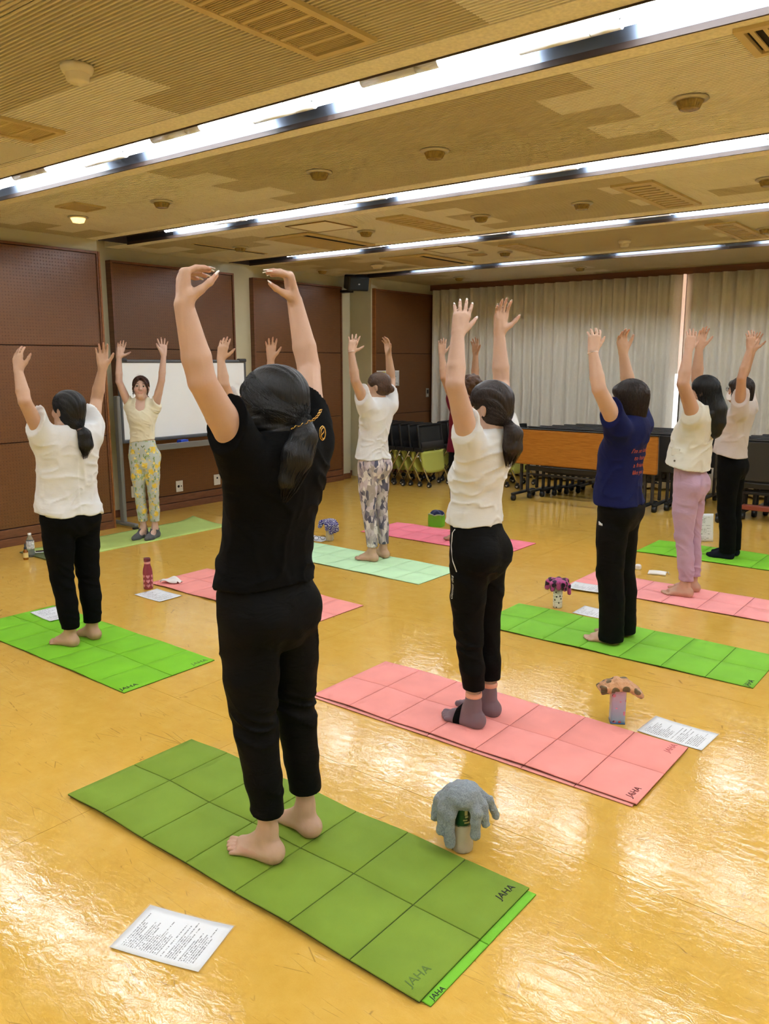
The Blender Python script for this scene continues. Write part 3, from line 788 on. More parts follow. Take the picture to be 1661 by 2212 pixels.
# ================================================================ papers
def paper(cx, cy, w, h, rz, label, lines, seed, density=.5, z=.0005, sleeve=True, curl=.01):
    t = thing('printed_sheet', label, 'paper', (cx, cy, z), rz, 'printed handouts')
    sheet_obj('sheet', w, h, mat_print('handout_%d' % int(seed), int(lines * 1.35), seed, density, swap=True), (0, 0, .001), 0, parent=t, curl=curl)
    if sleeve:
        mm = NT('clear_sleeve'); mm.base((.98, .98, 1, 1)); mm.p(Roughness=.08, Alpha=.12)
        o = sheet_obj('clear_sleeve', w * 1.035, h * 1.035, mm.m, (0, 0, .0035), 0, parent=t, curl=curl, thick=0)
    return t
paper(-1.845, 1.312, .300, .200, R(19), 'printed handout in a clear sleeve beside the olive green mat', 30, 1.0, .47)
paper(-1.125, 3.625, .300, .212, R(-3), 'printed handout in a clear sleeve right of the upper pink mat', 26, 2.0, .47)
paper(-2.18, 5.13, .29, .205, R(1), 'printed handout behind the feet of the woman in the navy shirt', 24, 3.0, .52, sleeve=False)
t = paper(-2.50, 5.66, .27, .20, R(6), 'printed handout on the front corner of the lilac woman\'s pink mat', 24, 4.0, .52, .012, False)
paper(-4.915, 3.525, .30, .20, R(0), 'printed handout beside the maroon heart bottle', 24, 5.0, .5, .001, False)
paper(-5.06, 2.79, .29, .21, R(-4), 'printed handout lying on the far corner of the left green mat', 24, 6.0, .5, .0150, False)
paper(-5.36, 5.70, .30, .20, R(4), 'white handout under the eyeglasses by the mint mat', 24, 7.0, .6, .0005, False)
t = thing('printed_card', 'white handout standing upright behind the lilac trousers', 'paper', (-2.33, 7.92, 0), R(38), 'printed handouts')
o = sheet_obj('sheet', .155, .27, mat_print('handout_8', 20, 8.0, .55), (0, .01, .135), 0, parent=t); o.rotation_euler = (R(82), 0, 0)
MB().box(-.07, .07, 0, .09, 0, .012, .004).build('stand', WHITEMETAL, t)

# ================================================================ bottles, towels, small things
def terry(name, c1, c2, pat=None, scale=30):
    n = NT(name); co = n.coord(); f = n.noise(co, 260, 3, .7)
    col = n.ramp(f, [(.3, c1), (.7, c2)])
    if pat == 'leopard':
        v = n.new('ShaderNodeTexVoronoi'); n.link(co, v.inputs['Vector']); v.inputs['Scale'].default_value = scale
        col = n.mix(n.ramp(v.outputs['Distance'], [(.42, (1, 1, 1, 1)), (.46, (0, 0, 0, 1))]), col, rgb(112, 92, 60))
    if pat == 'spots':
        v = n.new('ShaderNodeTexVoronoi'); n.link(co, v.inputs['Vector']); v.inputs['Scale'].default_value = scale
        col = n.mix(n.ramp(v.outputs['Distance'], [(.40, (1, 1, 1, 1)), (.46, (0, 0, 0, 1))]), col, rgb(46, 20, 44))
    if pat == 'roses':
        v = n.new('ShaderNodeTexWave'); v.wave_type = 'RINGS'; v.rings_direction = 'SPHERICAL'
        vo = n.new('ShaderNodeTexVoronoi'); n.link(co, vo.inputs['Vector']); vo.inputs['Scale'].default_value = scale
        r = n.math('SINE', n.math('MULTIPLY', vo.outputs['Distance'], 24.0))
        col = n.mix(n.ramp(r, [(.45, (0, 0, 0, 1)), (.6, (1, 1, 1, 1))]), col, rgb(214, 212, 228))
    n.base(col); n.p(Roughness=.95, **{'Specular_IOR_Level': .1, 'Sheen_Weight': .3}); n.bump(f, .9, .004); return n.m
def clear(name, col, alpha=.35, rough=.08):
    n = NT(name); n.base(col); n.p(Roughness=rough, Transmission_Weight=.75, IOR=1.15, Alpha=alpha); return n.m
CLEARP = clear('clear_plastic', rgb(226, 226, 214), .55)

# A: grey towel over a green-labelled clear bottle
t = thing('drink_bottle', 'clear plastic bottle with a dark green label under the grey towel', 'bottle', (-1.414, 2.235, 0))
MB().lathe([(0, .001), (.034, .001), (.039, .006), (.040, .02), (.037, .055), (.033, .085), (.031, .105)], n=32, cap=False).build('body', simple('milky_plastic', rgb(214, 206, 184), .2, nscale=30, namt=.05, Transmission_Weight=.35), t)
MB().lathe([(.0315, .10), (.031, .105), (.0305, .175), (.026, .19), (.0, .191)], n=32, cap=False).build('label', simple('green_label', rgb(14, 62, 30), .3, nscale=60, namt=.6), t)
MB().lathe([(.016, .19), (.016, .215), (0, .216)], n=20, cap=False).build('cap', WHITEMETAL, t)
gm = MB()
for (a, z, w, h) in ((-.62, .155, .011, .018), (-.7, .128, .016, .005), (-.55, .14, .012, .008), (-.5, .118, .02, .006)):
    for k in range(4):
        a0 = a + (k / 4 - .5) * w / .032; a1 = a + ((k + 1) / 4 - .5) * w / .032; r = .0322
        gm.quad((r * math.cos(a0), r * math.sin(a0), z - h / 2), (r * math.cos(a1), r * math.sin(a1), z - h / 2), (r * math.cos(a1), r * math.sin(a1), z + h / 2), (r * math.cos(a0), r * math.sin(a0), z + h / 2))
gm.build('label_print', simple('label_cream', rgb(200, 190, 130), .4), t)
# G: carton-shaped pouch with a folded orange towel
n = NT('pastel_print_pouch'); co = n.coord(); tc = n.new('ShaderNodeSeparateXYZ'); n.link(n.coord(), tc.inputs[0])
base = n.ramp(n.math('MULTIPLY', tc.outputs[2], 6.0), [(.0, rgb(60, 120, 190)), (.12, rgb(150, 170, 200)), (.5, rgb(178, 170, 198)), (1, rgb(206, 178, 202))])
v = n.new('ShaderNodeTexVoronoi'); n.link(co, v.inputs['Vector']); v.inputs['Scale'].default_value = 34
c = n.mix(n.ramp(v.outputs['Distance'], [(.28, (1, 1, 1, 1)), (.33, (0, 0, 0, 1))]), base, n.ramp(n.noise(co, 22, 1), [(.42, rgb(224, 130, 160)), (.5, rgb(70, 34, 60)), (.58, rgb(196, 60, 70))], 'CONSTANT'))
n.base(c); n.p(Roughness=.35); POUCH = n.m
t = thing('bottle_pouch', 'square pastel printed bottle pouch right of the pink mats', 'pouch', (-1.40, 3.575, 0), R(30))
MB().box(-.034, .034, -.034, .034, .002, .175, .008, 2).build('body', POUCH, t); MB().box(-.0345, .0345, -.0345, .0345, 0, .006, .002).build('base', simple('pouch_blue', rgb(40, 100, 170), .4), t)
MB().tube([(.036, -.004, .165), (.0365, -.006, .09), (.037, 0, .03)], .0022, 6).build('strap_cord', WHITEMETAL, t); MB().box(.034, .038, -.008, .006, .0, .032, .001).build('strap_tab', WHITEMETAL, t)
# H: dotted tumbler with magenta towel
n = NT('dotted_tumbler'); v = n.new('ShaderNodeTexVoronoi'); n.link(n.coord(), v.inputs['Vector']); v.inputs['Scale'].default_value = 45
n.base(n.mix(n.ramp(v.outputs['Distance'], [(.26, (1, 1, 1, 1)), (.30, (0, 0, 0, 1))]), rgb(232, 228, 216), rgb(48, 36, 40))); n.p(Roughness=.3)
t = thing('dotted_tumbler', 'white tumbler with dark dots under the magenta towel', 'bottle', (-2.468, 5.09, 0))
MB().lathe([(0, .002), (.031, .002), (.032, .01), (.033, .15), (.0, .152)], n=28, cap=False).build('cup', n.m, t); MB().lathe([(0, 0), (.030, 0), (.032, .012)], n=28, cap=False).build('foot', CLEARP, t)
for zz in (.045, .085, .125): MB().tube([(.0332 * math.cos(a * PI / 8), .0332 * math.sin(a * PI / 8), zz) for a in range(16)], .0008, 4, closed=True).build('ring_line', INK, t)
# E: clear bottle with navy bandana, eyeglasses
t = thing('clear_tumbler', 'clear tumbler under the navy rose bandana', 'bottle', (-5.193, 5.72, 0))
MB().lathe([(0, .001), (.036, .001), (.038, .008), (.037, .11), (.026, .13), (0, .131)], n=24, cap=False).build('cup', simple('frosted_cup', rgb(222, 214, 184), .25, Transmission_Weight=.5), t)
t = thing('eyeglasses', 'thin dark eyeglasses lying on the handout by the mint mat', 'glasses', (-5.27, 5.66, .004), R(60))
for s in (-1, 1):
    MB().tube([(s * .034 + .024 * math.cos(a * PI / 10), 0.0, .024 + .019 * math.sin(a * PI / 10)) for a in range(20)], .0022, 6, closed=True).build('rim', BLACKP, t)
    MB().tube([(s * .058, 0, .03), (s * .062, .06, .016), (s * .06, .12, .004)], .002, 6).build('temple', BLACKP, t)
MB().tube([(-.010, 0, .028), (0, -.002, .031), (.010, 0, .028)], .002, 6).build('bridge', BLACKP, t)
# F: lime cooler bag with a navy cloth
t = thing('cooler_bag', 'lime green soft bag standing by the far pink mat', 'bag', (-4.79, 6.95, 0), R(10))
def bag(u, v):
    a = 2 * PI * u; k = 1 / max(abs(math.cos(a)), abs(math.sin(a))) ** .75; w = .078 * (1 + .06 * math.sin(v * PI)); d = .055
    return (w * k * math.cos(a), d * k * math.sin(a), .125 * v + .006 * math.sin(5 * a) * v)
MB().grid(bag, 40, 8, True, True).build('body', simple('lime_nylon', rgb(108, 186, 40), .5, bscale=40, bstr=.3, bdist=.01), t)
MB().tube([bag(k / 40, 1.0) for k in range(40)], .006, 6, closed=True).build('rim', simple('grey_mesh_rim', rgb(150, 166, 130), .6), t)
MB().box(-.075, .075, -.05, .05, .10, .11).build('lining', simple('bag_lining', rgb(120, 140, 110), .8), t)
def cl(u, v):
    a = 2 * PI * u; r = .072 * math.sin(v * PI * .5) * (1 + .12 * math.sin(3 * a + 1) + .08 * math.sin(7 * a))
    return (r * math.cos(a), .7 * r * math.sin(a), .172 - .05 * v ** 2 + .012 * math.sin(4 * a) * v)
o = MB().grid(cl, 40, 10, True, True).build('navy_cloth', terry('navy_cloth', rgb(24, 30, 66), rgb(60, 70, 110)), None, (-4.79, 6.95, 0), R(10)); tag(o, 'crumpled navy cloth stuffed in the lime bag', 'cloth')
# D: maroon bottle with hearts, white mask cloth
t = thing('heart_bottle', 'maroon drink bottle with pink hearts beside the left pink mat', 'bottle', (-5.138, 3.60, 0))
MAR = simple('maroon_enamel', rgb(152, 62, 76), .3, .1)
MB().lathe([(0, .001), (.033, .001), (.036, .006), (.036, .13), (.033, .155), (.024, .185), (.022, .20)], n=32, cap=False).build('body', MAR, t)
MB().lathe([(.0222, .195), (.0232, .197), (.0232, .211), (.0222, .213)], n=32, cap=False).build('collar', simple('pink_collar', rgb(232, 160, 156), .4), t)
MB().lathe([(.0225, .213), (.025, .216), (.025, .236), (.022, .24), (0, .241)], n=32, cap=False).build('cap', simple('maroon_cap', rgb(112, 40, 50), .3), t)
HP = simple('heart_pink', rgb(226, 150, 158), .4)
def heart(a0, z0, s, name='heart'):
    mb = MB(); r = .0366; pts = []
    for k in range(20):
        th = 2 * PI * k / 20; hx = 16 * math.sin(th) ** 3; hy = 13 * math.cos(th) - 5 * math.cos(2 * th) - 2 * math.cos(3 * th) - math.cos(4 * th)
        pts.append((hx / 16 * s, hy / 16 * s))
    vs = [mb.bm.verts.new((r * math.cos(a0 + x / r), r * math.sin(a0 + x / r), z0 + y)) for x, y in pts]
    c = mb.bm.verts.new((r * 1.002 * math.cos(a0), r * 1.002 * math.sin(a0), z0))
    for k in range(20): mb.bm.faces.new((c, vs[k], vs[(k + 1) % 20]))
    mb.build(name, HP, t)
for zz in (.03, .066, .102):
    for k in range(6): heart(-.6 + k * PI / 3, zz, .0155)
def msk(u, v):
    x = (u - .5) * .15; y = (v - .5) * .105
    return (x, y, .012 + .026 * math.sin(u * PI) * (.4 + .6 * math.sin(v * PI)) + .008 * math.sin(7 * u + 5 * v) + .008 * math.sin(11 * v))
o = MB().grid(msk, 20, 14).build('white_cloth', simple('white_gauze', rgb(240, 236, 232), .8), None, (-5.10, 3.79, .012), R(20)); tag(o, 'crumpled white face cloth on the corner of the left pink mat', 'cloth'); o.modifiers.new('s', 'SOLIDIFY').thickness = .004
tag(MB().lathe([(0, 0), (.022, 0), (.026, .01), (.026, .03), (.02, .04), (0, .042)], n=20, cap=False).build('white_roll', simple('white_gauze', rgb(240, 236, 232), .8), None, (-2.43, 6.49, 0)), 'small white cloth roll behind the navy woman', 'cloth')
def pch(u, v): return ((u - .5) * .14, (v - .5) * .11, .012 + .012 * math.sin(u * PI) ** .5 * math.sin(v * PI) ** .5)
t = thing('tissue_pouch', 'flat white pouch on the floor behind the lilac pink mat', 'pouch', (-2.25, 6.44, 0), R(15))
MB().grid(pch, 16, 12).build('body', simple('white_gauze', rgb(240, 236, 232), .8), t).modifiers.new('s', 'SOLIDIFY').thickness = .012
MB().tube([(.068, .01, .012), (.085, .014, .02), (.09, -.005, .006)], .004, 6).build('pull_tab', PLATE, t)
# far left: water bottle, dropper bottle, phone
t = thing('water_bottle', 'clear water bottle with a white cap by the left wall', 'bottle', (-6.83, 3.585, 0))
MB().lathe([(0, .001), (.03, .001), (.033, .008), (.033, .06), (.031, .07), (.033, .08), (.033, .145), (.025, .17), (.013, .19), (.013, .196)], n=28, cap=False).build('body', simple('clear_pet', rgb(206, 210, 216), .12, Transmission_Weight=.8, IOR=1.2), t)
MB().lathe([(.0336, .075), (.0338, .08), (.0338, .14), (.0336, .145)], n=28, cap=False).build('label', simple('bottle_label', rgb(210, 212, 218), .4, nscale=70, namt=.5), t)
MB().lathe([(.015, .194), (.0155, .196), (.0155, .214), (0, .215)], n=20, cap=False).build('cap', WHITEMETAL, t)
t = thing('dropper_bottle', 'small amber dropper bottle with a black top by the left wall', 'bottle', (-6.76, 3.50, 0))
MB().lathe([(0, .001), (.02, .001), (.021, .005), (.021, .075), (.012, .09), (.01, .095)], n=24, cap=False).build('body', simple('amber_bottle', rgb(156, 92, 14), .15, nscale=20, namt=.2), t)
MB().lathe([(.0213, .02), (.0213, .065)], n=24, cap=False).build('label', simple('cream_label', rgb(226, 206, 140), .5), t)
MB().lathe([(.012, .093), (.012, .11), (.007, .112), (.006, .14), (.0, .146)], n=20, cap=False).build('dropper_top', BLACKP, t)
t = thing('smartphone', 'smartphone lying on the end of the instructor\'s mat', 'phone', (-6.86, 3.72, .016), R(65))
MB().box(-.072, .072, -.035, .035, 0, .008, .003, 2).build('case', WHITEMETAL, t); MB().box(-.066, .066, -.031, .031, .0078, .0088).build('screen', simple('phone_screen', rgb(40, 44, 60), .1), t)
# ================================================================ implicit surfaces for people, cloth and hair
V3 = lambda *a: np.array(a, float)
def unit(v): v = np.asarray(v, float); return v / (np.linalg.norm(v) + 1e-12)
_rs = np.random.RandomState(3); _T = _rs.rand(32, 32, 32).astype(np.float32)
def vnoise(P):
    P = np.asarray(P, np.float32); i = np.floor(P).astype(np.int64); f = P - i; f = f * f * (3 - 2 * f); i0 = i & 31; i1 = (i + 1) & 31
    x0, y0, z0 = i0.T; x1, y1, z1 = i1.T; fx, fy, fz = f.T
    def L(a, b, t): return a + (b - a) * t
    return L(L(L(_T[x0, y0, z0], _T[x1, y0, z0], fx), L(_T[x0, y1, z0], _T[x1, y1, z0], fx), fy),
             L(L(_T[x0, y0, z1], _T[x1, y0, z1], fx), L(_T[x0, y1, z1], _T[x1, y1, z1], fx), fy), fz)
class Prims:
    """ordered list of implicit shapes: (function, lo, hi, blend, op)"""
    def __init__(self): self.p = []; self.post = None
    def add(self, f, lo, hi, k=.01, op='u'): self.p.append((f, np.asarray(lo, float), np.asarray(hi, float), k, op)); return self
    def cap(self, a, b, r1, r2, k=.01, op='u', cut=None):
        a, b = np.asarray(a, float), np.asarray(b, float); ba = b - a; l2 = ba @ ba + 1e-12
        def f(P):
            pa = P - a; h = np.clip((pa @ ba) / l2, 0, 1)
            d = np.sqrt(((pa - h[:, None] * ba) ** 2).sum(1)) - (r1 + (r2 - r1) * h)
            if cut is not None:
                for (c, n) in cut: d = np.maximum(d, (P - c) @ n)
            return d
        r = max(r1, r2); return self.add(f, np.minimum(a, b) - r, np.maximum(a, b) + r, k, op)
    def chain(self, pts, rs, k=.01, op='u', cut=None):
        for i in range(len(pts) - 1): self.cap(pts[i], pts[i + 1], rs[i], rs[i + 1], k, op, cut)
        return self
    def ell(self, c, r, M=None, k=.01, op='u', cut=None):
        c = np.asarray(c, float); r = np.asarray(r, float); M = np.eye(3) if M is None else np.asarray(M, float)
        def f(P):
            q = (P - c) @ M
            k0 = np.sqrt(((q / r) ** 2).sum(1)); k1 = np.sqrt(((q / r ** 2) ** 2).sum(1)) + 1e-9
            d = k0 * (k0 - 1) / k1
            if cut is not None:
                for (cc, n) in cut: d = np.maximum(d, (P - cc) @ n)
            return d
        R_ = r.max(); return self.add(f, c - R_, c + R_, k, op)
    def prof(self, z, a, bb, bf, cx, cy, z0, z1, k=.01, op='u', tilt=0.0, tiltx=0.0, sup=2.0):
        z = np.asarray(z, float); zz = np.linspace(z[0], z[-1], 160)
        def sm(v):
            w = np.interp(zz, z, v); ker = np.hanning(15); ker /= ker.sum(); return np.convolve(np.pad(w, 7, 'edge'), ker, 'valid')
        A, BB, BF, CX, CY = (sm(np.asarray(v, float)) for v in (a, bb, bf, cx, cy))
        def f(P):
            q = P[:, 2]; aa = np.interp(q, zz, A); dx = P[:, 0] - np.interp(q, zz, CX); dy = P[:, 1] - np.interp(q, zz, CY)
            b = np.where(dy > 0, np.interp(q, zz, BF), np.interp(q, zz, BB))
            k0 = np.sqrt((dx / aa) ** 2 + (dy / b) ** 2); k1 = np.sqrt((dx / aa ** 2) ** 2 + (dy / b ** 2) ** 2) + 1e-6
            d = k0 * (k0 - 1) / k1
            d = np.where(k0 < .2, -.05, d)
            zl = z0 + tilt * dy + tiltx * dx
            return np.maximum(np.maximum(d, q - z1), zl - q)
        m = max(A.max(), BB.max(), BF.max())
        return self.add(f, (CX.min() - A.max(), CY.min() - BB.max(), z0 - .06), (CX.max() + A.max(), CY.max() + BF.max(), z1), k, op)
    def ev(self, P, pad=.03):
        d = np.full(len(P), .3)
        for f, lo, hi, k, op in self.p:
            q = pad + k
            idx = np.nonzero(((P > lo - q) & (P < hi + q)).all(1))[0]
            if len(idx) == 0: continue
            v = f(P[idx]); o = d[idx]
            if op == 'u':
                h = np.maximum(k - np.abs(o - v), 0) / k; d[idx] = np.minimum(o, v) - h * h * k * .25
            else:
                v = -v; h = np.maximum(k - np.abs(o - v), 0) / k; d[idx] = np.maximum(o, v) + h * h * k * .25
        if self.post is not None: d = self.post(P, d)
        return d
    def grad(self, P, e=.002):
        g = np.stack([self.ev(P + e * v) - self.ev(P - e * v) for v in np.eye(3)], 1)
        return g / (np.linalg.norm(g, axis=1, keepdims=True) + 1e-9)
    def march(self, P, D, steps=40, mx=.4):
        """points P moved along direction D to the surface"""
        P = P.copy(); t = np.zeros(len(P))
        for _ in range(steps):
            d = self.ev(P + t[:, None] * D, .1); t += np.clip(d, -.02, .05) * .8
        return P + t[:, None] * D
    def mesh(self, res):
        us = [x for x in self.p if x[4] == 'u']
        lo = np.min([x[1] for x in us], 0) - 3 * res - .012; hi = np.max([x[2] for x in us], 0) + 3 * res + .012
        nb = np.ceil((hi - lo) / (4 * res)).astype(int) + 1
        g = np.stack(np.meshgrid(*[np.arange(n) for n in nb], indexing='ij'), -1).reshape(-1, 3)
        cd = self.ev(lo + (g * 4 + 1.5) * res, .04 + 6 * res)
        D = np.repeat(np.repeat(np.repeat(cd.reshape(nb).astype(np.float32), 4, 0), 4, 1), 4, 2)
        act = g[np.abs(cd) < 6.5 * res]
        o = np.stack(np.meshgrid(*[np.arange(4)] * 3, indexing='ij'), -1).reshape(-1, 3)
        for s in range(0, len(act), 6000):
            fi = (act[s:s + 6000, None, :] * 4 + o[None]).reshape(-1, 3)
            D[fi[:, 0], fi[:, 1], fi[:, 2]] = self.ev(lo + fi * res, .02 + 3 * res)
        S = D < 0
        c = np.zeros(np.array(S.shape) - 1, np.uint8)
        for a in (0, 1):
            for b in (0, 1):
                for e in (0, 1): c += S[a:S.shape[0] - 1 + a, b:S.shape[1] - 1 + b, e:S.shape[2] - 1 + e]
        A = (c > 0) & (c < 8); idx = np.argwhere(A); vid = np.full(A.shape, -1, np.int32); vid[A] = np.arange(len(idx))
        cor = [(a, b, e) for a in (0, 1) for b in (0, 1) for e in (0, 1)]
        val = np.stack([D[idx[:, 0] + a, idx[:, 1] + b, idx[:, 2] + e] for a, b, e in cor], 1)
        acc = np.zeros((len(idx), 3)); cnt = np.zeros(len(idx))
        for i, ca in enumerate(cor):
            for j, cb in enumerate(cor):
                if j > i and sum(abs(x - y) for x, y in zip(ca, cb)) == 1:
                    m = (val[:, i] < 0) != (val[:, j] < 0); t = val[m, i] / (val[m, i] - val[m, j])
                    acc[m] += np.array(ca) + t[:, None] * (np.array(cb) - np.array(ca)); cnt[m] += 1
        V = lo + (idx + acc / cnt[:, None]) * res
        Q = []
        for ax in range(3):
            u, w = (ax + 1) % 3, (ax + 2) % 3
            s0 = [slice(None)] * 3; s1 = [slice(None)] * 3; s0[ax] = slice(0, -1); s1[ax] = slice(1, None)
            e = np.argwhere(S[tuple(s0)] != S[tuple(s1)])
            e = e[(e[:, u] > 0) & (e[:, w] > 0) & (e[:, u] < A.shape[u]) & (e[:, w] < A.shape[w])]
            def at(du, dw):
                q = e.copy(); q[:, u] -= du; q[:, w] -= dw; return vid[q[:, 0], q[:, 1], q[:, 2]]
            q = np.stack([at(1, 1), at(0, 1), at(0, 0), at(1, 0)], 1)
            flip = ~S[e[:, 0], e[:, 1], e[:, 2]]; q[flip] = q[flip][:, ::-1]; Q.append(q)
        return V, np.concatenate(Q)
def np_mesh(name, V, Q, m_, smooth=True, cols=None):
    me = bpy.data.meshes.new(name); n, k = Q.shape
    me.vertices.add(len(V)); me.vertices.foreach_set('co', V.astype(np.float32).ravel())
    me.loops.add(n * k); me.loops.foreach_set('vertex_index', Q.astype(np.int32).ravel())
    me.polygons.add(n); me.polygons.foreach_set('loop_start', np.arange(0, n * k, k, dtype=np.int32))
    me.polygons.foreach_set('use_smooth', np.full(n, smooth, bool))
    if cols is not None:
        at = me.color_attributes.new('tint', 'FLOAT_COLOR', 'POINT'); c = np.ones((len(V), 4), np.float32); c[:, :3] = cols; at.data.foreach_set('color', c.ravel())
    me.update(calc_edges=True); me.validate()
    if m_ is not None: me.materials.append(m_)
    return me

# ---------------------------------------------------------------- people materials
def mat_skin():
    n = NT('skin'); a = n.new('ShaderNodeVertexColor'); a.layer_name = 'tint'
    f = n.noise(n.coord(), 60, 3); n.base(n.mix(n.math('MULTIPLY', f, .12), a.outputs[0], rgb(176, 112, 84)))
    n.p(Roughness=.5, **{'Subsurface_Weight': 0.0, 'Subsurface_Scale': .01, 'Specular_IOR_Level': .35})
    n.b.inputs['Subsurface Radius'].default_value = (1, .35, .2)
    n.bump(n.noise(n.coord(), 190, 2), .12, .002); return n.m
SKIN = mat_skin()
def mat_hair(name, c1, c2, rough=.34):
    n = NT(name); f = n.noise(n.coord(scale=(90, 90, 9)), 2.2, 3)
    n.base(n.ramp(f, [(.3, c1), (.75, c2)])); n.p(Roughness=rough + .08, **{'Specular_IOR_Level': .36}); n.bump(f, .5, .004); return n.m
HAIRM = {'black': mat_hair('black_hair', rgb(10, 9, 10), rgb(22, 19, 19), .40), 'darkbrown': mat_hair('dark_brown_hair', rgb(26, 18, 15), rgb(52, 36, 28)),
         'brown': mat_hair('brown_hair', rgb(58, 38, 26), rgb(98, 68, 46)), 'auburn': mat_hair('auburn_hair', rgb(44, 26, 22), rgb(80, 48, 38))}
def mat_cloth(name, col, rough=.85, weave=900, wstr=.12, crease=.0, cs=(9, 9, 22)):
    if name in MATS: return MATS[name]
    n = NT(name); v = n.noise(n.coord(), 3, 2); d = tuple(c * .94 for c in col[:3]) + (1,)
    n.base(n.ramp(v, [(.3, d), (.7, col)])); n.p(Roughness=rough, **{'Specular_IOR_Level': .18, 'Sheen_Weight': .12})
    h = n.noise(n.coord(), weave, 1)
    if crease: h = n.math('ADD', n.math('MULTIPLY', h, .06), n.noise(n.coord(scale=cs), 1.0, 3, .6, .7)); n.bump(h, crease, .02)
    else: n.bump(h, wstr, .001)
    if col[1] < .02: n.p(**{'Sheen_Weight': 0.0, 'Specular_IOR_Level': .12})
    MATS[name] = n.m; return n.m
def mat_camo():
    n = NT('grey_lilac_brush_print'); co = n.coord()
    w = n.mix(.06, co, n.new('ShaderNodeTexNoise').outputs[1])
    cols = [rgb(206, 196, 200), rgb(150, 138, 150), rgb(96, 92, 108), rgb(224, 218, 214), rgb(178, 168, 170), rgb(78, 80, 100), rgb(200, 188, 196), rgb(164, 154, 148)]
    v1 = n.new('ShaderNodeTexVoronoi'); n.link(n.coord(scale=(1, 1.5, .55), rot=(.6, .5, .6)), v1.inputs['Vector']); v1.inputs['Scale'].default_value = 30
    s1 = n.new('ShaderNodeSeparateColor'); n.link(v1.outputs['Color'], s1.inputs[0])
    c1 = n.ramp(s1.outputs[0], [(i / 8, c) for i, c in enumerate(cols)], 'CONSTANT')
    v2 = n.new('ShaderNodeTexVoronoi'); n.link(n.coord(scale=(1, 1.6, .8), rot=(1.2, -.5, 0), loc=(3, 1, 2)), v2.inputs['Vector']); v2.inputs['Scale'].default_value = 24
    s2 = n.new('ShaderNodeSeparateColor'); n.link(v2.outputs['Color'], s2.inputs[0])
    c2 = n.ramp(s2.outputs[1], [(i / 8, c) for i, c in enumerate(cols[3:] + cols[:3])], 'CONSTANT')
    g = n.math('GREATER_THAN', s2.outputs[2], .62)
    n.base(n.mix(n.math('MULTIPLY', g, .8), c1, c2)); n.p(Roughness=.7); n.bump(n.noise(n.coord(), 700, 1), .1, .001); return n.m
def mat_lemon():
    n = NT('lemon_print'); co = n.coord(scale=(1, 1, 1)); base = rgb(190, 200, 196)
    wn = n.mix(.018, co, n.new('ShaderNodeTexNoise').outputs[1])
    def blob(scale, loc, thr, stretch=(1, 1, 1), rot=(0, 0, 0)):
        v = n.new('ShaderNodeTexVoronoi'); n.link(n.coord(scale=stretch, rot=rot, loc=loc), v.inputs['Vector']); v.inputs['Scale'].default_value = scale
        d = n.math('ADD', v.outputs['Distance'], n.math('MULTIPLY', n.math('SUBTRACT', n.noise(co, 95, 2), .5), .9))
        return n.ramp(d, [(thr, (1, 1, 1, 1)), (thr + .05, (0, 0, 0, 1))])
    c = n.mix(blob(15, (0, 0, 0), .26), base, rgb(160, 182, 134))
    c = n.mix(blob(22, (2.2, 1, 0), .22, (1.6, 1.6, .7), (.6, .3, 0)), c, rgb(128, 154, 104))
    c = n.mix(blob(12.5, (.35, .2, .8), .31), c, rgb(236, 206, 70))
    c = n.mix(blob(26, (.35, .2, .8), .2), c, rgb(246, 224, 120))
    n.base(c); n.p(Roughness=.65); n.bump(n.noise(n.coord(), 700, 1), .1, .001); return n.m
CLOTH = dict(
    black=mat_cloth('black_cotton', rgb(6, 6, 7), .85, crease=.25), blackp=mat_cloth('black_sweat', rgb(7, 7, 8), .7, crease=.3), white=mat_cloth('white_cotton', rgb(222, 222, 222), crease=.12),
    cream=mat_cloth('cream_jersey', rgb(228, 222, 196), crease=.1), navy=mat_cloth('navy_jersey', rgb(20, 26, 74), .7, crease=.15), beige=mat_cloth('beige_blouse', rgb(202, 190, 184), .8, crease=.15),
    ivory=mat_cloth('ivory_linen', rgb(222, 219, 208), .9, crease=.10), maroon=mat_cloth('maroon_knit', rgb(104, 22, 40), .85), lilac=mat_cloth('lilac_cotton', rgb(190, 158, 184), .8, crease=.2),
    charcoal=mat_cloth('charcoal_knit', rgb(92, 93, 96), .9), greysock=mat_cloth('mauve_grey_sock', rgb(126, 104, 112), .9, 500, .3), darksock=mat_cloth('dark_sock', rgb(26, 28, 40), .9, 500, .3),
    pinkcuff=mat_cloth('peach_cuff', rgb(234, 168, 142), .9), camo=mat_camo(), lemon=mat_lemon())

def rotm(yaw=0, pitch=0, roll=0):
    cy, sy, cp, sp, cr, sr = math.cos(yaw), math.sin(yaw), math.cos(pitch), math.sin(pitch), math.cos(roll), math.sin(roll)
    Rz = np.array([[cy, -sy, 0], [sy, cy, 0], [0, 0, 1]]); Rx = np.array([[1, 0, 0], [0, cp, -sp], [0, sp, cp]]); Ry = np.array([[cr, 0, sr], [0, 1, 0], [-sr, 0, cr]])
    return Rz @ Rx @ Ry
# torso outline at body scale 1 (1.60 m): z, half width, depth behind, depth in front
TZ = [.70, .76, .82, .88, .95, 1.00, 1.06, 1.12, 1.18, 1.24, 1.30, 1.345, 1.38, 1.41]
TA = [.105, .150, .166, .160, .144, .130, .126, .130, .138, .146, .150, .135, .098, .058]
TB = [.075, .110, .122, .112, .092, .084, .082, .086, .092, .096, .094, .082, .066, .050]
TF = [.065, .085, .090, .092, .090, .087, .085, .094, .116, .112, .094, .078, .060, .050]

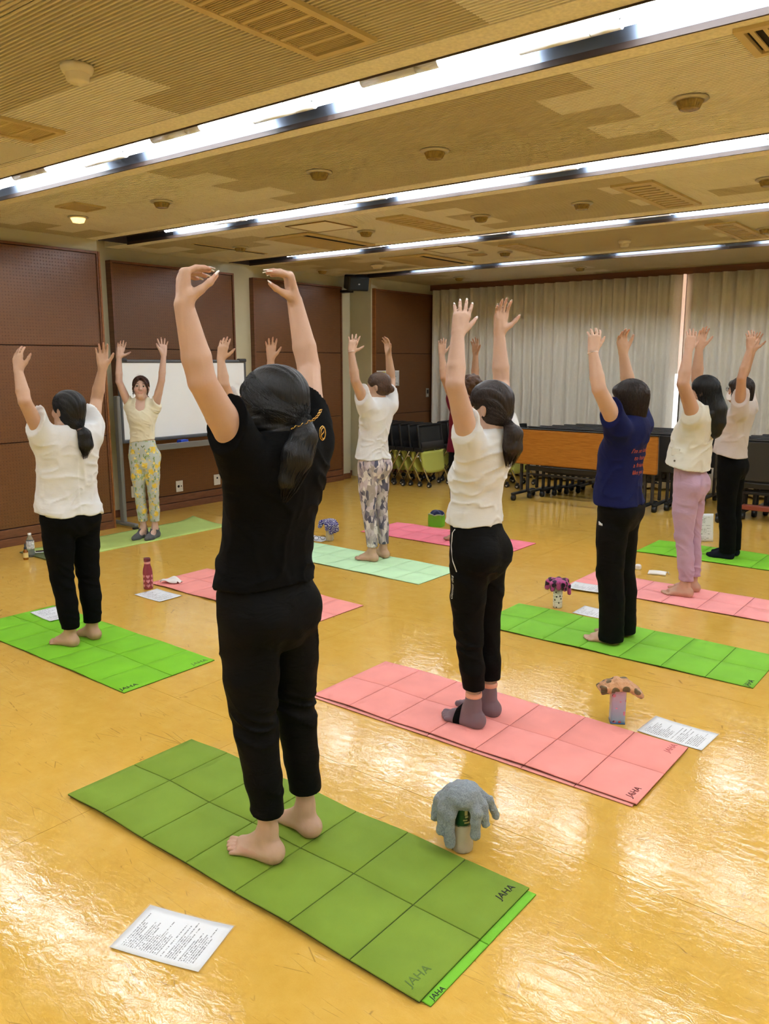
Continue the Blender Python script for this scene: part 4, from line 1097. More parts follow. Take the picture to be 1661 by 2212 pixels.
def strands_mesh(name, paths, rad, m_):
    """thin three-sided tubes along many paths: paths (n, k, 3)"""
    n, k, _ = paths.shape; T = np.gradient(paths, axis=1); T /= np.linalg.norm(T, axis=2, keepdims=True) + 1e-9
    ref = np.array([.31, .52, .79]); U = np.cross(T, ref); U /= np.linalg.norm(U, axis=2, keepdims=True) + 1e-9; W = np.cross(T, U)
    prof = np.sin(np.linspace(.12, 1, k) * PI * .93 + .05) ** .5; r = rad * prof[None, :, None]
    V = np.stack([paths + r * (U * math.cos(a) + W * math.sin(a)) for a in (0, 2.094, 4.189)], 2).reshape(-1, 3)
    b = (np.arange(n)[:, None, None] * k + np.arange(k - 1)[None, :, None]) * 3; j = np.arange(3)[None, None, :]; j2 = (j + 1) % 3
    Q = np.stack([b + j, b + j2, b + 3 + j2, b + 3 + j], -1).reshape(-1, 4)
    return np_mesh(name, V, Q, m_)

def hand(B, W, d, n, t, L=.172, curl=(8, 12, 8), spread=1.0, thumb=(48, 12), tips=None, cv=None, r=1.0):
    """palm, four fingers and a thumb growing from wrist W; palm faces n, thumb on side t"""
    d = unit(d); n = unit(n - d * (n @ d)); t = unit(t - d * (t @ d) - n * (t @ n)); s = L / .175
    off = [.0285, .0095, -.0100, -.0270]; ln = [.070, .078, .072, .056]; base = [.088, .091, .087, .079]; fan = [9, 1.5, -6, -14]
    mc = []
    for i in range(4):
        m = W + s * (d * base[i] + t * off[i] - n * (.003 * (i == 1))); mc.append(m)
        B.cap(W + s * (t * off[i] * .42 + d * .008), m, .0155 * s, .0118 * s, .014)
    B.cap(W + s * (d * .03 + t * .012 + n * .004), W + s * (d * .07 + t * .0), .017 * s, .012 * s, .012)
    B.cap(W + s * (d * .03 - t * .016 + n * .004), W + s * (d * .06 - t * .02 + n * .003), .014 * s, .011 * s, .012)
    for i in range(4):
        a = R(fan[i] * spread); f = d * math.cos(a) + t * math.sin(a); p = mc[i]; ang = 0
        cu = curl if not isinstance(curl[0], (tuple, list)) else curl[i]
        rr = [.0092, .0082, .0076, .0064]; rr = [x * s * r * (.88 if i == 3 else 1) for x in rr]
        for q, fr in enumerate((.44, .31, .25)):
            ang += R(cu[q]); v = f * math.cos(ang) + n * math.sin(ang); e = p + v * ln[i] * s * fr
            B.cap(p, e, rr[q], rr[q + 1], .004); p = e
        if tips is not None: tips.append((p, v, -n * math.cos(ang) + f * math.sin(ang), rr[3]))
    a = R(thumb[0]); td = unit(d * math.cos(a) + t * math.sin(a) + n * .22)
    tn = thumb[2] if len(thumb) > 2 else 0
    td = unit(td + n * tn)
    p0 = W + s * (d * .016 + t * .014 + n * .007); p1 = p0 + td * .044 * s; a2 = R(thumb[0] - thumb[1]); td2 = unit(d * math.cos(a2) + t * math.sin(a2) + n * (.18 + tn)); p2 = p1 + td2 * .033 * s
    td3 = unit(td2 * .9 + d * .25 + n * .05); p3 = p2 + td3 * .026 * s
    B.cap(p0, p1, .0165 * s, .0125 * s, .014); B.cap(p1, p2, .0112 * s * r, .0100 * s * r, .005); B.cap(p2, p3, .0100 * s * r, .0074 * s * r, .005)
    if tips is not None: tips.append((p3, td3, unit(t * .3 - n), .0074 * s))

def foot(B, ank, heel, yaw, s, toes=True, puff=0.0, side=1):
    """heel on the ground below the ankle, ball and five toes ahead; yaw turns the toes out"""
    f = V3(-math.sin(yaw), math.cos(yaw), 0); rt = V3(f[1], -f[0], 0); inn = -side * rt; g = V3(0, 0, 1)
    H = heel; q = puff
    B.cap(ank + g * .05 * s, H + g * .040 * s + f * .012 * s, (.030 + q) * s, (.031 + q) * s, .02)
    B.cap(H + g * .031 * s, H + g * .031 * s - f * .004 * s, (.031 + q) * s, (.030 + q) * s, .02)
    B.cap(H + g * .030 * s, H + f * .135 * s + inn * .016 * s + g * .020 * s, (.028 + q) * s, (.020 + q) * s, .03)
    B.cap(H + g * .024 * s - inn * .006 * s, H + f * .115 * s - inn * .024 * s + g * .016 * s, (.023 + q) * s, (.016 + q) * s, .03)
    B.cap(ank + g * .02 * s + f * .018 * s, H + f * .115 * s + inn * .006 * s + g * .026 * s, (.030 + q) * s, (.017 + q) * s, .03)
    if toes:
        for i, (o, l, r_, b) in enumerate(((.026, .052, .0125, .138), (.008, .046, .0092, .142), (-.007, .041, .0086, .136), (-.021, .036, .0082, .127), (-.034, .031, .0080, .114))):
            a = H + f * b * s + inn * o * s + g * (.013 + q) * s; e = a + f * l * s * .9 - inn * .002 * i * s - g * .003 * s
            B.cap(a, e, (r_ + q) * s, (r_ * .88 + q) * s, .005)
    else:
        B.cap(H + f * .13 * s + inn * .014 * s + g * .018 * s, H + f * .185 * s + inn * .012 * s + g * .015 * s, (.019 + q) * s, (.013 + q) * s, .03)
        B.cap(H + f * .12 * s - inn * .016 * s + g * .015 * s, H + f * .16 * s - inn * .016 * s + g * .012 * s, (.015 + q) * s, (.011 + q) * s, .03)
# ---------------------------------------------------------------- one person
def person(label, loc, rz, s, P):
    """P holds the pose (metres, person's own axes: x right, y ahead, z up) and the clothes"""
    t = thing('person', label, 'person', (loc[0], loc[1], P.get('ground', .0105)), rz, 'people in the class' if P.get('grp', 1) else None)
    res = P.get('res', .006) * 1.09; W = P.get('wid', 1.0); Dp = P.get('dep', 1.0)
    z = [v * s for v in TZ]
    sp = P['spine']                       # [(z, ahead, right)] at hips, waist, chest, neck
    cyf = np.interp(z, [v[0] for v in sp], [v[1] for v in sp]); cxf = np.interp(z, [v[0] for v in sp], [v[2] for v in sp])
    cyz = lambda q: float(np.interp(q, z, cyf)); cxz = lambda q: float(np.interp(q, z, cxf))
    A = [a * s * W for a in TA]; BB = [a * s * Dp for a in TB]; BF = [a * s * Dp for a in TF]
    hm = rotm(*P.get('hrot', (0, 0, 0))); hc = np.asarray(P['head'], float)
    H = lambda x, y, q: hc + hm @ (V3(x, y, q) * s)          # head axes to body axes
    nb = V3(cxz(1.385 * s), cyz(1.385 * s) - .004, 1.385 * s)
    arms = {k: [np.asarray(v, float) for v in P[k]] for k in ('L', 'R')}
    legs = {}
    for k, sg in (('l', -1), ('r', 1)):
        hip = V3(cxz(.82 * s) + sg * .082 * s * W, cyz(.80 * s) - .004, .80 * s); an = np.asarray(P['ank' + k], float)
        kn = (hip + an) / 2 + V3(sg * .004, .012, .0) * s; kn[2] = .445 * s; legs[k] = (hip, kn, an, sg)
    # ---------------- body, one surface
    B = Prims()
    B.prof(z, A, BB, BF, cxf, cyf, z[0], z[-1], .03)
    nr = P.get('neckr', 1.0); B.cap(nb, hc + hm @ V3(0, -.012, -.055) * s, .052 * s * nr, .046 * s * nr, .03)
    aw = P.get('armw', 1.0)
    for k, sg in (('L', -1), ('R', 1)):
        S, E_, Wr, Tp = arms[k]
        inn = V3(cxz(1.33 * s) + sg * .075 * s, cyz(1.33 * s), 1.315 * s)
        B.cap(inn - V3(0, 0, .02 * s), S, .050 * s, .049 * s * aw, .04)
        mid = S * .45 + E_ * .55
        B.chain([S, mid, E_], [.050 * s * aw, .043 * s * aw, .037 * s * aw], .006)
        fm = E_ * .68 + Wr * .32 ; bow = unit(np.cross(Wr - E_, E_ - S)) if np.linalg.norm(np.cross(Wr - E_, E_ - S)) > 1e-5 else V3(0, 0, 0)
        B.chain([E_, fm, Wr], [.037 * s * aw, .0385 * s * aw, .0255 * s * aw ** .5], .006)
        B.cap(E_, E_ - unit((S + Wr) / 2 - E_) * .004, .032 * s * aw, .029 * s * aw, .010)
    tips = {'L': [], 'R': []}
    for k, sg in (('L', -1), ('R', 1)):
        S, E_, Wr, Tp = arms[k]; hd = P.get('hand' + k, {})
        n = hd.get('n', V3(-sg, 0, 0)); th = hd.get('t', V3(0, -1, 0))
        hand(B, Wr, Tp - Wr, np.asarray(n, float), np.asarray(th, float), .172 * s * hd.get('size', 1), hd.get('curl', (8, 12, 8)), hd.get('spread', 1.0), hd.get('thumb', (46, 12)), tips[k])
    lw = P.get('legw', .86); foots = P.get('feet', 'bare')
    for k in 'lr':
        hip, kn, an, sg = legs[k]
        B.chain([hip, hip * .5 + kn * .5 + V3(0, .004, 0), kn], [.088 * s * lw, .072 * s * lw, .054 * s * lw], .01)
        cf = kn * .68 + an * .32 + V3(0, -.012 * s, 0)
        B.chain([kn, cf, an + V3(0, 0, .03) * s], [.054 * s * lw, .052 * s * lw, .029 * s], .01)
        hl = V3(an[0], an[1] - .022 * s, 0); foot(B, V3(an[0], an[1], .055 * s), hl, R(P.get('toe' + k, 0)), s, foots in ('bare', 'toesock'), 0, sg)
    # head: skull, face, jaw, nose, lips, ears
    B.ell(H(0, -.016, .030), V3(.0745, .090, .082) * s, hm, .02)
    B.ell(H(0, .030, -.026), V3(.057, .058, .074) * s, hm, .035)
    B.cap(H(-.010, .060, -.090), H(.010, .060, -.090), .018 * s, .018 * s, .035)
    B.cap(H(0, .082, .018), H(0, .096, -.022), .007 * s, .0105 * s, .012)
    for e in (-1, 1):
        B.ell(H(e * .030, .091, .008), V3(.016, .010, .010) * s, hm, .012, 's')
        B.cap(H(e * .012, .088, -.026), H(e * .008, .092, -.026), .006 * s, .006 * s, .006)
        B.ell(H(e * .036, .060, -.028), V3(.022, .018, .020) * s, hm, .02)
        B.ell(H(e * .073, -.006, -.012), V3(.007, .016, .029) * s, rotm(-e * .45, 0, 0) @ np.eye(3) if False else hm @ rotm(e * .5), .006)
    B.cap(H(-.016, .080, -.050), H(.016, .080, -.050), .0055 * s, .0055 * s, .004); B.cap(H(-.012, .079, -.060), H(.012, .079, -.060), .0065 * s, .0065 * s, .004)
    B.post = lambda Y, d: np.maximum(d, -Y[:, 2])      # soles flat on the ground
    Vb, Qb = B.mesh(res)
    skin = np.array(P.get('skin', rgb(226, 178, 146)[:3])); col = np.tile(skin, (len(Vb), 1))
    hl = (Vb - hc) @ hm / s
    lip = np.exp(-((hl[:, 0] / .021) ** 4 + ((hl[:, 2] + .055) / .0100) ** 4)) * (hl[:, 1] > .06)
    chk = np.exp(-(((np.abs(hl[:, 0]) - .036) / .02) ** 2 + ((hl[:, 2] + .03) / .02) ** 2)) * (hl[:, 1] > .03) * .35
    ft = (Vb[:, 2] < .035 * s) * .25 * vnoise(Vb * 40)
    red = np.array(rgb(196, 104, 84)[:3]); lipc = np.array(rgb(186, 82, 78)[:3])
    for k in 'LR':
        for (p, v, n_, r_) in tips[k]:
            w = np.exp(-(((Vb - p) ** 2).sum(1)) / (.016 * s) ** 2) * .30; col += (red - col) * w[:, None]
        E_ = arms[k][1]; w = np.exp(-(((Vb - E_) ** 2).sum(1)) / (.03 * s) ** 2) * .22; col += (red - col) * w[:, None]
    col += (lipc - col) * lip[:, None] * .85; col += (red - col) * (chk + ft)[:, None]
    obj('body', np_mesh('body', Vb, Qb, SKIN, True, col), t)
    # ---------------- face details where the photo shows them
    if P.get('face'):
        for e in (-1, 1):
            c = H(e * .030, .0815, .006)
            o = MB().lathe([(0, -.0125), (.009, -.0088), (.0125, 0), (.009, .0088), (0, .0125)], n=16, cap=False).build('eyeball', simple('eye_white', rgb(236, 232, 228), .2), t); o.scale = (1.05 * s, .75 * s, .62 * s); o.location = c
            o = MB().lathe([(0, .0), (.0072, .0), (.006, .002), (0, .0028)], n=14, cap=False, M=Matrix.Rotation(R(-90), 4, 'X')).build('iris', simple('eye_dark', rgb(26, 16, 12), .15), t); o.location = H(e * .030, .0898, .0065); o.rotation_euler = Matrix(hm.tolist()).to_euler(); o.scale = (s, s, s)
            nb_ = B.march(np.array([H(e * x, .13, zz) for x, zz in ((.014, .026), (.024, .031), (.036, .031), (.046, .025))]), np.tile(hm @ V3(0, -1, 0), (4, 1)))
            MB().tube([tuple(q) for q in nb_], [.0016 * s, .0028 * s, .0024 * s, .001 * s], 6).build('eyebrow', HAIRM['auburn'], t)
            ey = B.march(np.array([H(e * x, .13, zz) for x, zz in ((.016, .009), (.024, .0145), (.034, .0145), (.045, .008))]), np.tile(hm @ V3(0, -1, 0), (4, 1))) + hm @ V3(0, .0022, 0)
            MB().tube([tuple(q) for q in ey], [.001, .0019, .0019, .0012], 6).build('eyelash', INK, t)
        m_ = B.march(np.array([H(x, .13, zz) for x, zz in ((-.016, -.0535), (-.007, -.056), (.007, -.056), (.016, -.0535))]), np.tile(hm @ V3(0, -1, 0), (4, 1))) + hm @ V3(0, .0008, 0)
        MB().tube([tuple(q) for q in m_], [.001, .0024, .0024, .001], 6).build('teeth', simple('teeth', rgb(240, 234, 226), .3), t)
    if P.get('nails'):
        nm = simple('nail_polish', rgb(*P['nails']), .15)
        for k in 'LR':
            for (p, v, n_, r_) in tips[k]:
                v = unit(v); n_ = unit(n_ - v * (n_ @ v)); w = np.cross(v, n_); c = p + v * .004 + n_ * r_ * .62
                Mx = Matrix(((w[0], v[0], n_[0], c[0]), (w[1], v[1], n_[1], c[1]), (w[2], v[2], n_[2], c[2]), (0, 0, 0, 1)))
                ln = P.get('naillen', .008)
                MB().grid(lambda a, b: Mx @ Vector(((a - .5) * 2 * r_ * .8 * (1 - .45 * b ** 3), -.008 + (ln + .008) * b, .0022 * (1 - (2 * a - 1) ** 2) - .0015 * b * b)), 6, 6).build('fingernail', nm, t).modifiers.new('s', 'SOLIDIFY').thickness = .0015
    # ---------------- upper garment
    T = P['top']; U = Prims(); e = T.get('ease', .012) * 1.0
    zh = T['hem']; fl = T.get('flare', 0.0)
    zz = np.array(z); grow = np.interp(zz, [zh, 1.2 * s], [fl, 0.0])
    bag = np.interp(zz, [zh - .05, zh, zh + .10, 1.15 * s, 1.3 * s], [T.get('hemgrow', .0), T.get('hemgrow', .0), T.get('bag', .01), T.get('bag', .01) * .6, 0])
    ztop = 1.40 * s
    TAx = np.maximum(np.array(A), np.interp(zz, [.7 * s, 1.0 * s], [.15 * s * W, 0])) if False else np.array(A)
    wmin = T.get('minw', 0.0)   # boxy garments hang straight from the chest
    aa = np.maximum(TAx + e + grow + bag, wmin * s); bbk = np.array(BB) + e + grow * .8 + bag; bfr = np.array(BF) + e + grow * .8 + bag
    bfr = bfr + T.get('bust', 0) * np.exp(-((zz - 1.185 * s) / .07) ** 2)
    bfr = bfr + T.get('front', 0) * np.clip((1.2 * s - zz) / (1.2 * s - zh), 0, 1)
    if T.get('straight'):
        q = T['straight']; chest = np.interp(1.2 * s, zz, bfr); back = np.interp(1.25 * s, zz, bbk)
        bfr = np.where(zz < 1.2 * s, bfr * (1 - q) + chest * q, bfr); bbk = np.where(zz < 1.25 * s, bbk * (1 - q) + back * q, bbk)
    U.prof(z, aa, bbk, bfr, cxf, cyf, zh, ztop, .03, tilt=T.get('tilt', 0), tiltx=T.get('tiltx', 0))
    for k, sg in (('L', -1), ('R', 1)):
        S, E_, Wr, Tp = arms[k]; inn = V3(cxz(1.28 * s) + sg * .095 * s * W, cyz(1.28 * s), 1.27 * s)
        low = V3(cxz(1.2 * s) + sg * .115 * s * W, cyz(1.2 * s), 1.20 * s)
        q = T.get('sleeve', .5); hemp = S + (E_ - S) * q; d = unit(E_ - S + V3(0, 0, -.0)); d = unit(d + np.asarray(T.get('slcut', (.75, 0, -.4)), float) * np.array([sg, 1, 1]))
        r0, r1 = T.get('slr', (.066, .062)); cut = [(hemp, d)]
        sr_ = T.get('shr', .066)
        U.cap(inn, S, sr_ * s, min(r0 - .004, sr_) * s, .04)
        U.cap(low, S * .6 + hemp * .4 - V3(0, 0, .012), sr_ * .75 * s, r0 * .8 * s, .04, cut=cut)
        U.cap(S, hemp + unit(E_ - S) * .07, r0 * s, r1 * s, .035, cut=cut)
    for k in 'lr':
        if zh < .97 * s:
            hip = legs[k][0]; U.ell(hip + V3(0, -.052 * s, .015 * s), V3(.088, .084, .095) * s, None, .03, cut=[(V3(0, 0, zh), V3(0, 0, -1))])
    nw = T.get('neck', (.066, .0)); nbc = nb + V3(0, T.get('necky', .012), T.get('neckz', .028)) * s
    if T.get('vneck'): U.cap(nb + V3(0, .085, .04) * s, nb + V3(0, .105, T['vneck']) * s, .062 * s, .050 * s, .016, 's')
    U.ell(nbc, V3(nw[0], nw[0] * .95, .052) * s, None, .008, 's')
    if T.get('cutout'): T['cutout'](U, s)
    fa, fs, ft_ = T.get('fold', (.004, 1.0, .0)); rng = T.get('seed', 1) * 7.3
    zf0, zf1 = zh, 1.30 * s
    def post(X, d, fa=fa, fs=fs, ft_=ft_):
        m = np.abs(d) < .04
        if not m.any(): return d
        Y = X[m]; th = np.arctan2(Y[:, 0] - cxz(1.1 * s), Y[:, 1] - cyz(1.1 * s)); warp = vnoise(Y * 7 + rng)
        v = vnoise(np.stack([np.cos(th) * 1.6 + rng, np.sin(th) * 1.6 + 5, (Y[:, 2] + ft_ * np.abs(Y[:, 0]) + T.get('fdiag', 0) * Y[:, 0]) * 21 * fs + warp * 2.4], 1))
        rid = (1 - np.abs(2 * v - 1)) ** 3
        w = vnoise(np.stack([th * 1.7 * fs + warp * 2, Y[:, 2] * 3.5, Y[:, 2] * 0 + rng], 1)); r2 = (1 - np.abs(2 * w - 1)) ** 2.5
        env = np.clip((Y[:, 2] - (zh - .03)) / .05, 0, 1); env = .35 + .65 * env; env = env * (1 - .6 * np.clip((Y[:, 2] - 1.28 * s) / .06, 0, 1))
        mix_ = T.get('vert', .35)
        o = d.copy(); o[m] = d[m] - fa * env * ((1 - mix_) * rid + mix_ * r2 - .3) ; return o
    U.post = post
    rc = P.get('cres', .006) * 1.09
    Vu, Qu = U.mesh(rc); top_o = obj(T.get('name', 'shirt'), np_mesh('shirt', Vu, Qu, CLOTH[T['col']] if isinstance(T['col'], str) else T['col']), t)
    tag(top_o, T.get('label'))
    # collar rib
    # ---------------- trousers
    Q = P['legs_']; G = Prims(); e = Q.get('ease', .012); wz = Q.get('waist', 1.0) * s
    aa = np.array(A) + e; bbk = np.array(BB) + e; bfr = np.array(BF) + e * .8
    G.prof(z, aa, bbk, bfr, cxf, cyf, z[0] + .01, wz, .02)
    rr = Q['r']    # radius at hip, mid thigh, knee, calf, cuff (at scale 1)
    for k in 'lr':
        hip, kn, an, sg = legs[k]; cz = Q.get('cuff' + k, Q.get('cuff', .10)) * s; end = an + V3(0, 0, 0)
        cf = kn * .55 + an * .45 + V3(0, -.010 * s, 0); endp = V3(an[0], an[1] - .004, cz); cut = [(endp, V3(0, 0, -1))]
        top_ = hip + V3(0, -.004, .02)
        G.chain([top_, hip * .5 + kn * .5 + V3(0, .002, 0), kn, cf, endp - V3(0, 0, .03)], [v * s + .002 for v in rr], .012, cut=cut)
        if Q.get('butt', 1): G.ell(hip + V3(-sg * .004, -.052 * s * Q.get('butt', 1), .015 * s), V3(.082, .072, .085) * s, None, .035)
        if Q.get('elastic'): G.cap(endp + V3(0, 0, .035 * s), endp, Q['elastic'] * s, Q['elastic'] * s, .006, cut=[(endp, V3(0, 0, -1))])
    G.ell(V3(cxz(.75 * s), cyz(.75 * s) - .01, .745 * s), V3(.075, .095, .055) * s, None, .03)
    fq, fqs = Q.get('fold', (.005, 1.0))
    def post2(X, d):
        m = np.abs(d) < .04
        if not m.any(): return d
        Y = X[m]; warp = vnoise(Y * 6 + 3.1 + rng)
        v = vnoise(np.stack([Y[:, 0] * 7 + rng, Y[:, 1] * 7, (Y[:, 2] + .5 * Y[:, 0] - .4 * Y[:, 1]) * 19 * fqs + warp * 3], 1)); rid = (1 - np.abs(2 * v - 1)) ** 2.5
        zz_ = Y[:, 2] / s; env = .35 + .9 * np.exp(-((zz_ - .43) / .10) ** 2) + .8 * np.exp(-((zz_ - .70) / .07) ** 2) + Q.get('cuffold', .6) * np.exp(-((zz_ - Q.get('cuff', .1) - .07) / .06) ** 2)
        o = d.copy(); o[m] = d[m] - fq * env * (rid - .3); return o
    G.post = post2
    Vg, Qg = G.mesh(rc); leg_o = obj(Q.get('name', 'trousers'), np_mesh('trousers', Vg, Qg, CLOTH[Q['col']] if isinstance(Q['col'], str) else Q['col']), t); tag(leg_o, Q.get('label'))
    # ---------------- socks
    if foots in ('sock', 'toesock', 'shoe'):
        F = P['sock']
        for k in 'lr':
            hip, kn, an, sg = legs[k]; K = Prims(); hl = V3(an[0], an[1] - .022 * s, 0); tp = F.get('top', .13) * s
            K.cap(an + V3(0, 0, .03) * s, V3(an[0], an[1], tp), .036 * s, .037 * s, .02, cut=[(V3(0, 0, tp), V3(0, 0, 1))])
            foot(K, V3(an[0], an[1], .055 * s), hl, R(P.get('toe' + k, 0)), s, foots == 'toesock', .0048, sg)
            if F.get('low'): K.cap(V3(an[0], an[1] - .01, .25), V3(an[0], an[1] + .012, .045 * s) , .075 * s, .030 * s, .008, 's'); K.ell(V3(an[0], an[1] + .060 * s, .062 * s), V3(.024, .042, .030) * s, None, .008, 's')
            K.post = lambda Y, d: np.maximum(d, -.0015 - Y[:, 2])
            Vk, Qk = K.mesh(.005); so = obj('sock', np_mesh('sock', Vk, Qk, CLOTH[F['col']]), t)
            if F.get('cuffcol'): MB().lathe([(.0385 * s, tp - .022), (.0395 * s, tp - .012), (.038 * s, tp + .001), (.034 * s, tp + .001)], (an[0], an[1] - .002, 0), 24, cap=False).build('sock_cuff', CLOTH[F['cuffcol']], so)
            if F.get('band'):
                yb = math.sin(0); f_ = V3(-math.sin(R(P.get('toe' + k, 0))), math.cos(R(P.get('toe' + k, 0))), 0); rt_ = V3(f_[1], -f_[0], 0)
                cen = hl + f_ * .088 * s + V3(0, 0, .016 * s)
                ring = []
                for (df) in (-.017, .017):
                    th = np.linspace(-.1 * PI, 1.1 * PI, 22); dirs = np.cos(th)[:, None] * rt_ + np.sin(th)[:, None] * V3(0, 0, 1)
                    ring.append(K.march(cen + df * f_ * s + dirs * .075, -dirs) + dirs * .0016)
                mb = MB(); Vv = [[mb.bm.verts.new(tuple(p)) for p in r_] for r_ in ring]
                for i in range(21): mb.bm.faces.new((Vv[0][i], Vv[0][i + 1], Vv[1][i + 1], Vv[1][i]))
                mb.build('instep_band', CLOTH['black'], so)
    # ---------------- hair
    hs = P['hair']; X = Prims(); st = hs['style']; vol = hs.get('vol', 0.0)
    X.ell(H(0, -.018, .030), V3(.083 + vol, .100 + vol, .089 + vol * .6) * s, hm, .01)
    X.ell(H(0, -.036, -.018), V3(.077 + vol, .074 + vol, .078) * s, hm, .02)
    tie = hs.get('tie')
    tail = [np.asarray(q, float) for q in hs.get('tail', [])]
    if st == 'bob':
        for e in (-1, 1): X.ell(H(e * .052, -.012, -.045), V3(.034, .062, .085 + hs.get('len', 0)) * s, hm, .02)
        X.ell(H(0, -.058, -.055), V3(.076, .056, .085 + hs.get('len', 0)) * s, hm, .02)
    if st == 'bun': X.ell(H(*hs['bun']), V3(.034, .036, .032) * s, hm, .018)
    if st == 'curly':
        for i in range(26):
            a = i * 2.399; zz_ = 1 - 2 * (i + .5) / 26; rr_ = math.sqrt(1 - zz_ * zz_); q = V3(.078 * rr_ * math.cos(a), -.03 + .088 * rr_ * math.sin(a), .02 + .082 * zz_)
            if q[1] < .055: X.ell(H(*q), V3(.028, .028, .028) * s, None, .015)
    face_c = hs.get('face', (0, .098, -.050)); X.ell(H(*face_c), V3(*hs.get('facer', (.066, .074, .098))) * s, hm, .012, 's')
    for e in (-1, 1):
        if hs.get('ears', 1): X.ell(H(e * .085, .006, -.026), V3(.026, .030, .042) * s, hm, .01, 's')
    X.cap(H(0, -.03, -.14), H(0, -.02, -.22), .07 * s, .09 * s, .01, 's') if st not in ('bob', 'long') and not hs.get('nape') else None
    if hs.get('bangs'): X.ell(H(0, .066, .050), V3(.062, .030, .034) * s, hm, .012); X.ell(H(0, .095, .012), V3(.034, .02, .022) * s, hm, .01, 's')
    if hs.get('nape'): X.ell(H(0, -.052, -.055 - hs['nape']), V3(.062, .05, .06) * s, hm, .025)
    if len(tail): X.chain(tail, [r_ for r_ in hs['tailr']], .015)
    for ex in hs.get('extra', []): X.chain([H(*q) for q in ex[0]], [v * s for v in ex[1]], .010)
    for ex in hs.get('world', []): X.chain([np.asarray(q, float) for q in ex[0]], ex[1], .012)
    hseed = rng
    def post3(Xp, d):
        m = np.abs(d) < .03
        if not m.any(): return d
        Y = (Xp[m] - hc) @ hm / s
        if st in ('bob', 'long', 'short'): c_ = np.arctan2(Y[:, 0], -Y[:, 1] - .0) ; r_ = np.sqrt(Y[:, 0] ** 2 + Y[:, 1] ** 2); v = vnoise(np.stack([c_ * 14 + hseed, Y[:, 2] * 5, r_ * 4], 1))
        elif st == 'curly': v = vnoise(Y * 60)
        else:
            tl = ((np.asarray(tie if tie is not None else H(0, -.1, -.06)) - hc) @ hm) / s; q = Y - tl
            v = vnoise(np.stack([np.arctan2(q[:, 0], q[:, 2]) * 15 + hseed, np.sqrt((q ** 2).sum(1)) * 6, Y[:, 0] * 0 + 2], 1))
        o = d.copy(); o[m] = d[m] - (.0045 if st != 'curly' else .008) * (v - .5); return o
    X.post = post3
    hmat = HAIRM[hs['col']]; Vh, Qh = X.mesh(hs.get('res', .0045)); ho = obj('hair', np_mesh('hair', Vh, Qh, hmat), t)
    # strands lying on the hair surface
    N = int(hs.get('n', 260) * .8); r_ = np.random.RandomState(int(rng * 10) % 9999); paths = []
    K = 14; u = np.linspace(0, 1, K)
    if st != 'curly':
        th = r_.uniform(0, 2 * PI, N); ph = r_.uniform(.0, 1.0, N)
        crown = np.array([H(0.008, -.01, .12)]) ; 
        if tie is not None:
            a = r_.uniform(-1, 1, N); b_ = r_.uniform(-.25, 1.15, N)
            st0 = np.array([H(.095 * math.sin(q * 1.75), .10 * math.cos(q * 1.75) * .75 - .005, .03 + .085 * w_ * (1 - abs(q) * .45)) for q, w_ in zip(a, b_)])
            en = np.tile(np.asarray(tie, float), (N, 1)) + r_.normal(0, .006, (N, 3))
        else:
            st0 = np.tile(crown, (N, 1)) + r_.normal(0, .012, (N, 3)); bl = hs.get('bottom', -.13)
            en = np.array([H(.10 * math.sin(q), -.10 * math.cos(q) - .01, bl + .03 * w_) for q, w_ in zip(r_.uniform(-2.2, 2.2, N), r_.rand(N))])
        Pp = st0[:, None] * (1 - u[None, :, None]) + en[:, None] * u[None, :, None]
        cc = hc + hm @ V3(0, -.03, .0) * s; out = Pp - cc; out /= np.linalg.norm(out, axis=2, keepdims=True) + 1e-9
        if tie is None: Pp = Pp + out * (np.sin(u * PI)[None, :, None] * .06)
        F_ = Pp.reshape(-1, 3)
        for _ in range(4): F_ = F_ - np.clip(X.ev(F_, .1), -.03, .03)[:, None] * X.grad(F_)
        paths.append(F_.reshape(N, K, 3) + out * .0008)
        if len(tail) > 1:
            M_ = N // 2; seg = np.linspace(0, 1, len(tail)); cl_ = np.stack([np.interp(u, seg, np.array(tail)[:, i]) for i in range(3)], 1); rr_ = np.interp(u, seg, hs['tailr'])
            an_ = r_.uniform(0, 2 * PI, M_); ax = unit(tail[-1] - tail[0]); e1 = unit(np.cross(ax, [.2, .9, .1])); e2 = np.cross(ax, e1)
            off = np.cos(an_)[:, None] * e1 + np.sin(an_)[:, None] * e2; sh = r_.uniform(.75, 1.05, (M_, 1))
            paths.append(cl_[None] * 1.0 + off[:, None] * (rr_[None, :, None] * sh[:, None]) + np.array([0, 0, -1]) * (u ** 2)[None, :, None] * r_.uniform(-.02, .045, (M_, 1, 1)))
    if paths: tag(obj('hair_strands', strands_mesh('hair_strands', np.concatenate(paths), hs.get('rad', .0016), hmat), ho), kind='stuff')
    t['_h'] = 0; del t['_h']
    return dict(t=t, top=U, legs=G, hair=X, hair_o=ho, top_o=top_o, leg_o=leg_o, body=B, H=H, hm=hm, hc=hc, arms=arms, legj=legs, s=s)
def print_on(pr, parent, txt, org, right, up, into, size, m_, name='lettering', shear=0, lift=.0025):
    """letters laid on a garment's surface"""
    me = text_mesh(txt, size, 0, shear=shear); n = len(me.vertices); co = np.zeros(n * 3, np.float32); me.vertices.foreach_get('co', co); co = co.reshape(-1, 3)
    right, up, into = unit(right), unit(up), unit(into)
    Pn = np.asarray(org, float) + co[:, :1] * right + co[:, 1:2] * up - into * .12
    Pn = pr.march(Pn, np.tile(into, (n, 1))) - into * lift
    me.vertices.foreach_set('co', Pn.astype(np.float32).ravel()); me.update(); me.materials.clear(); me.materials.append(m_)
    return obj(name, me, parent)
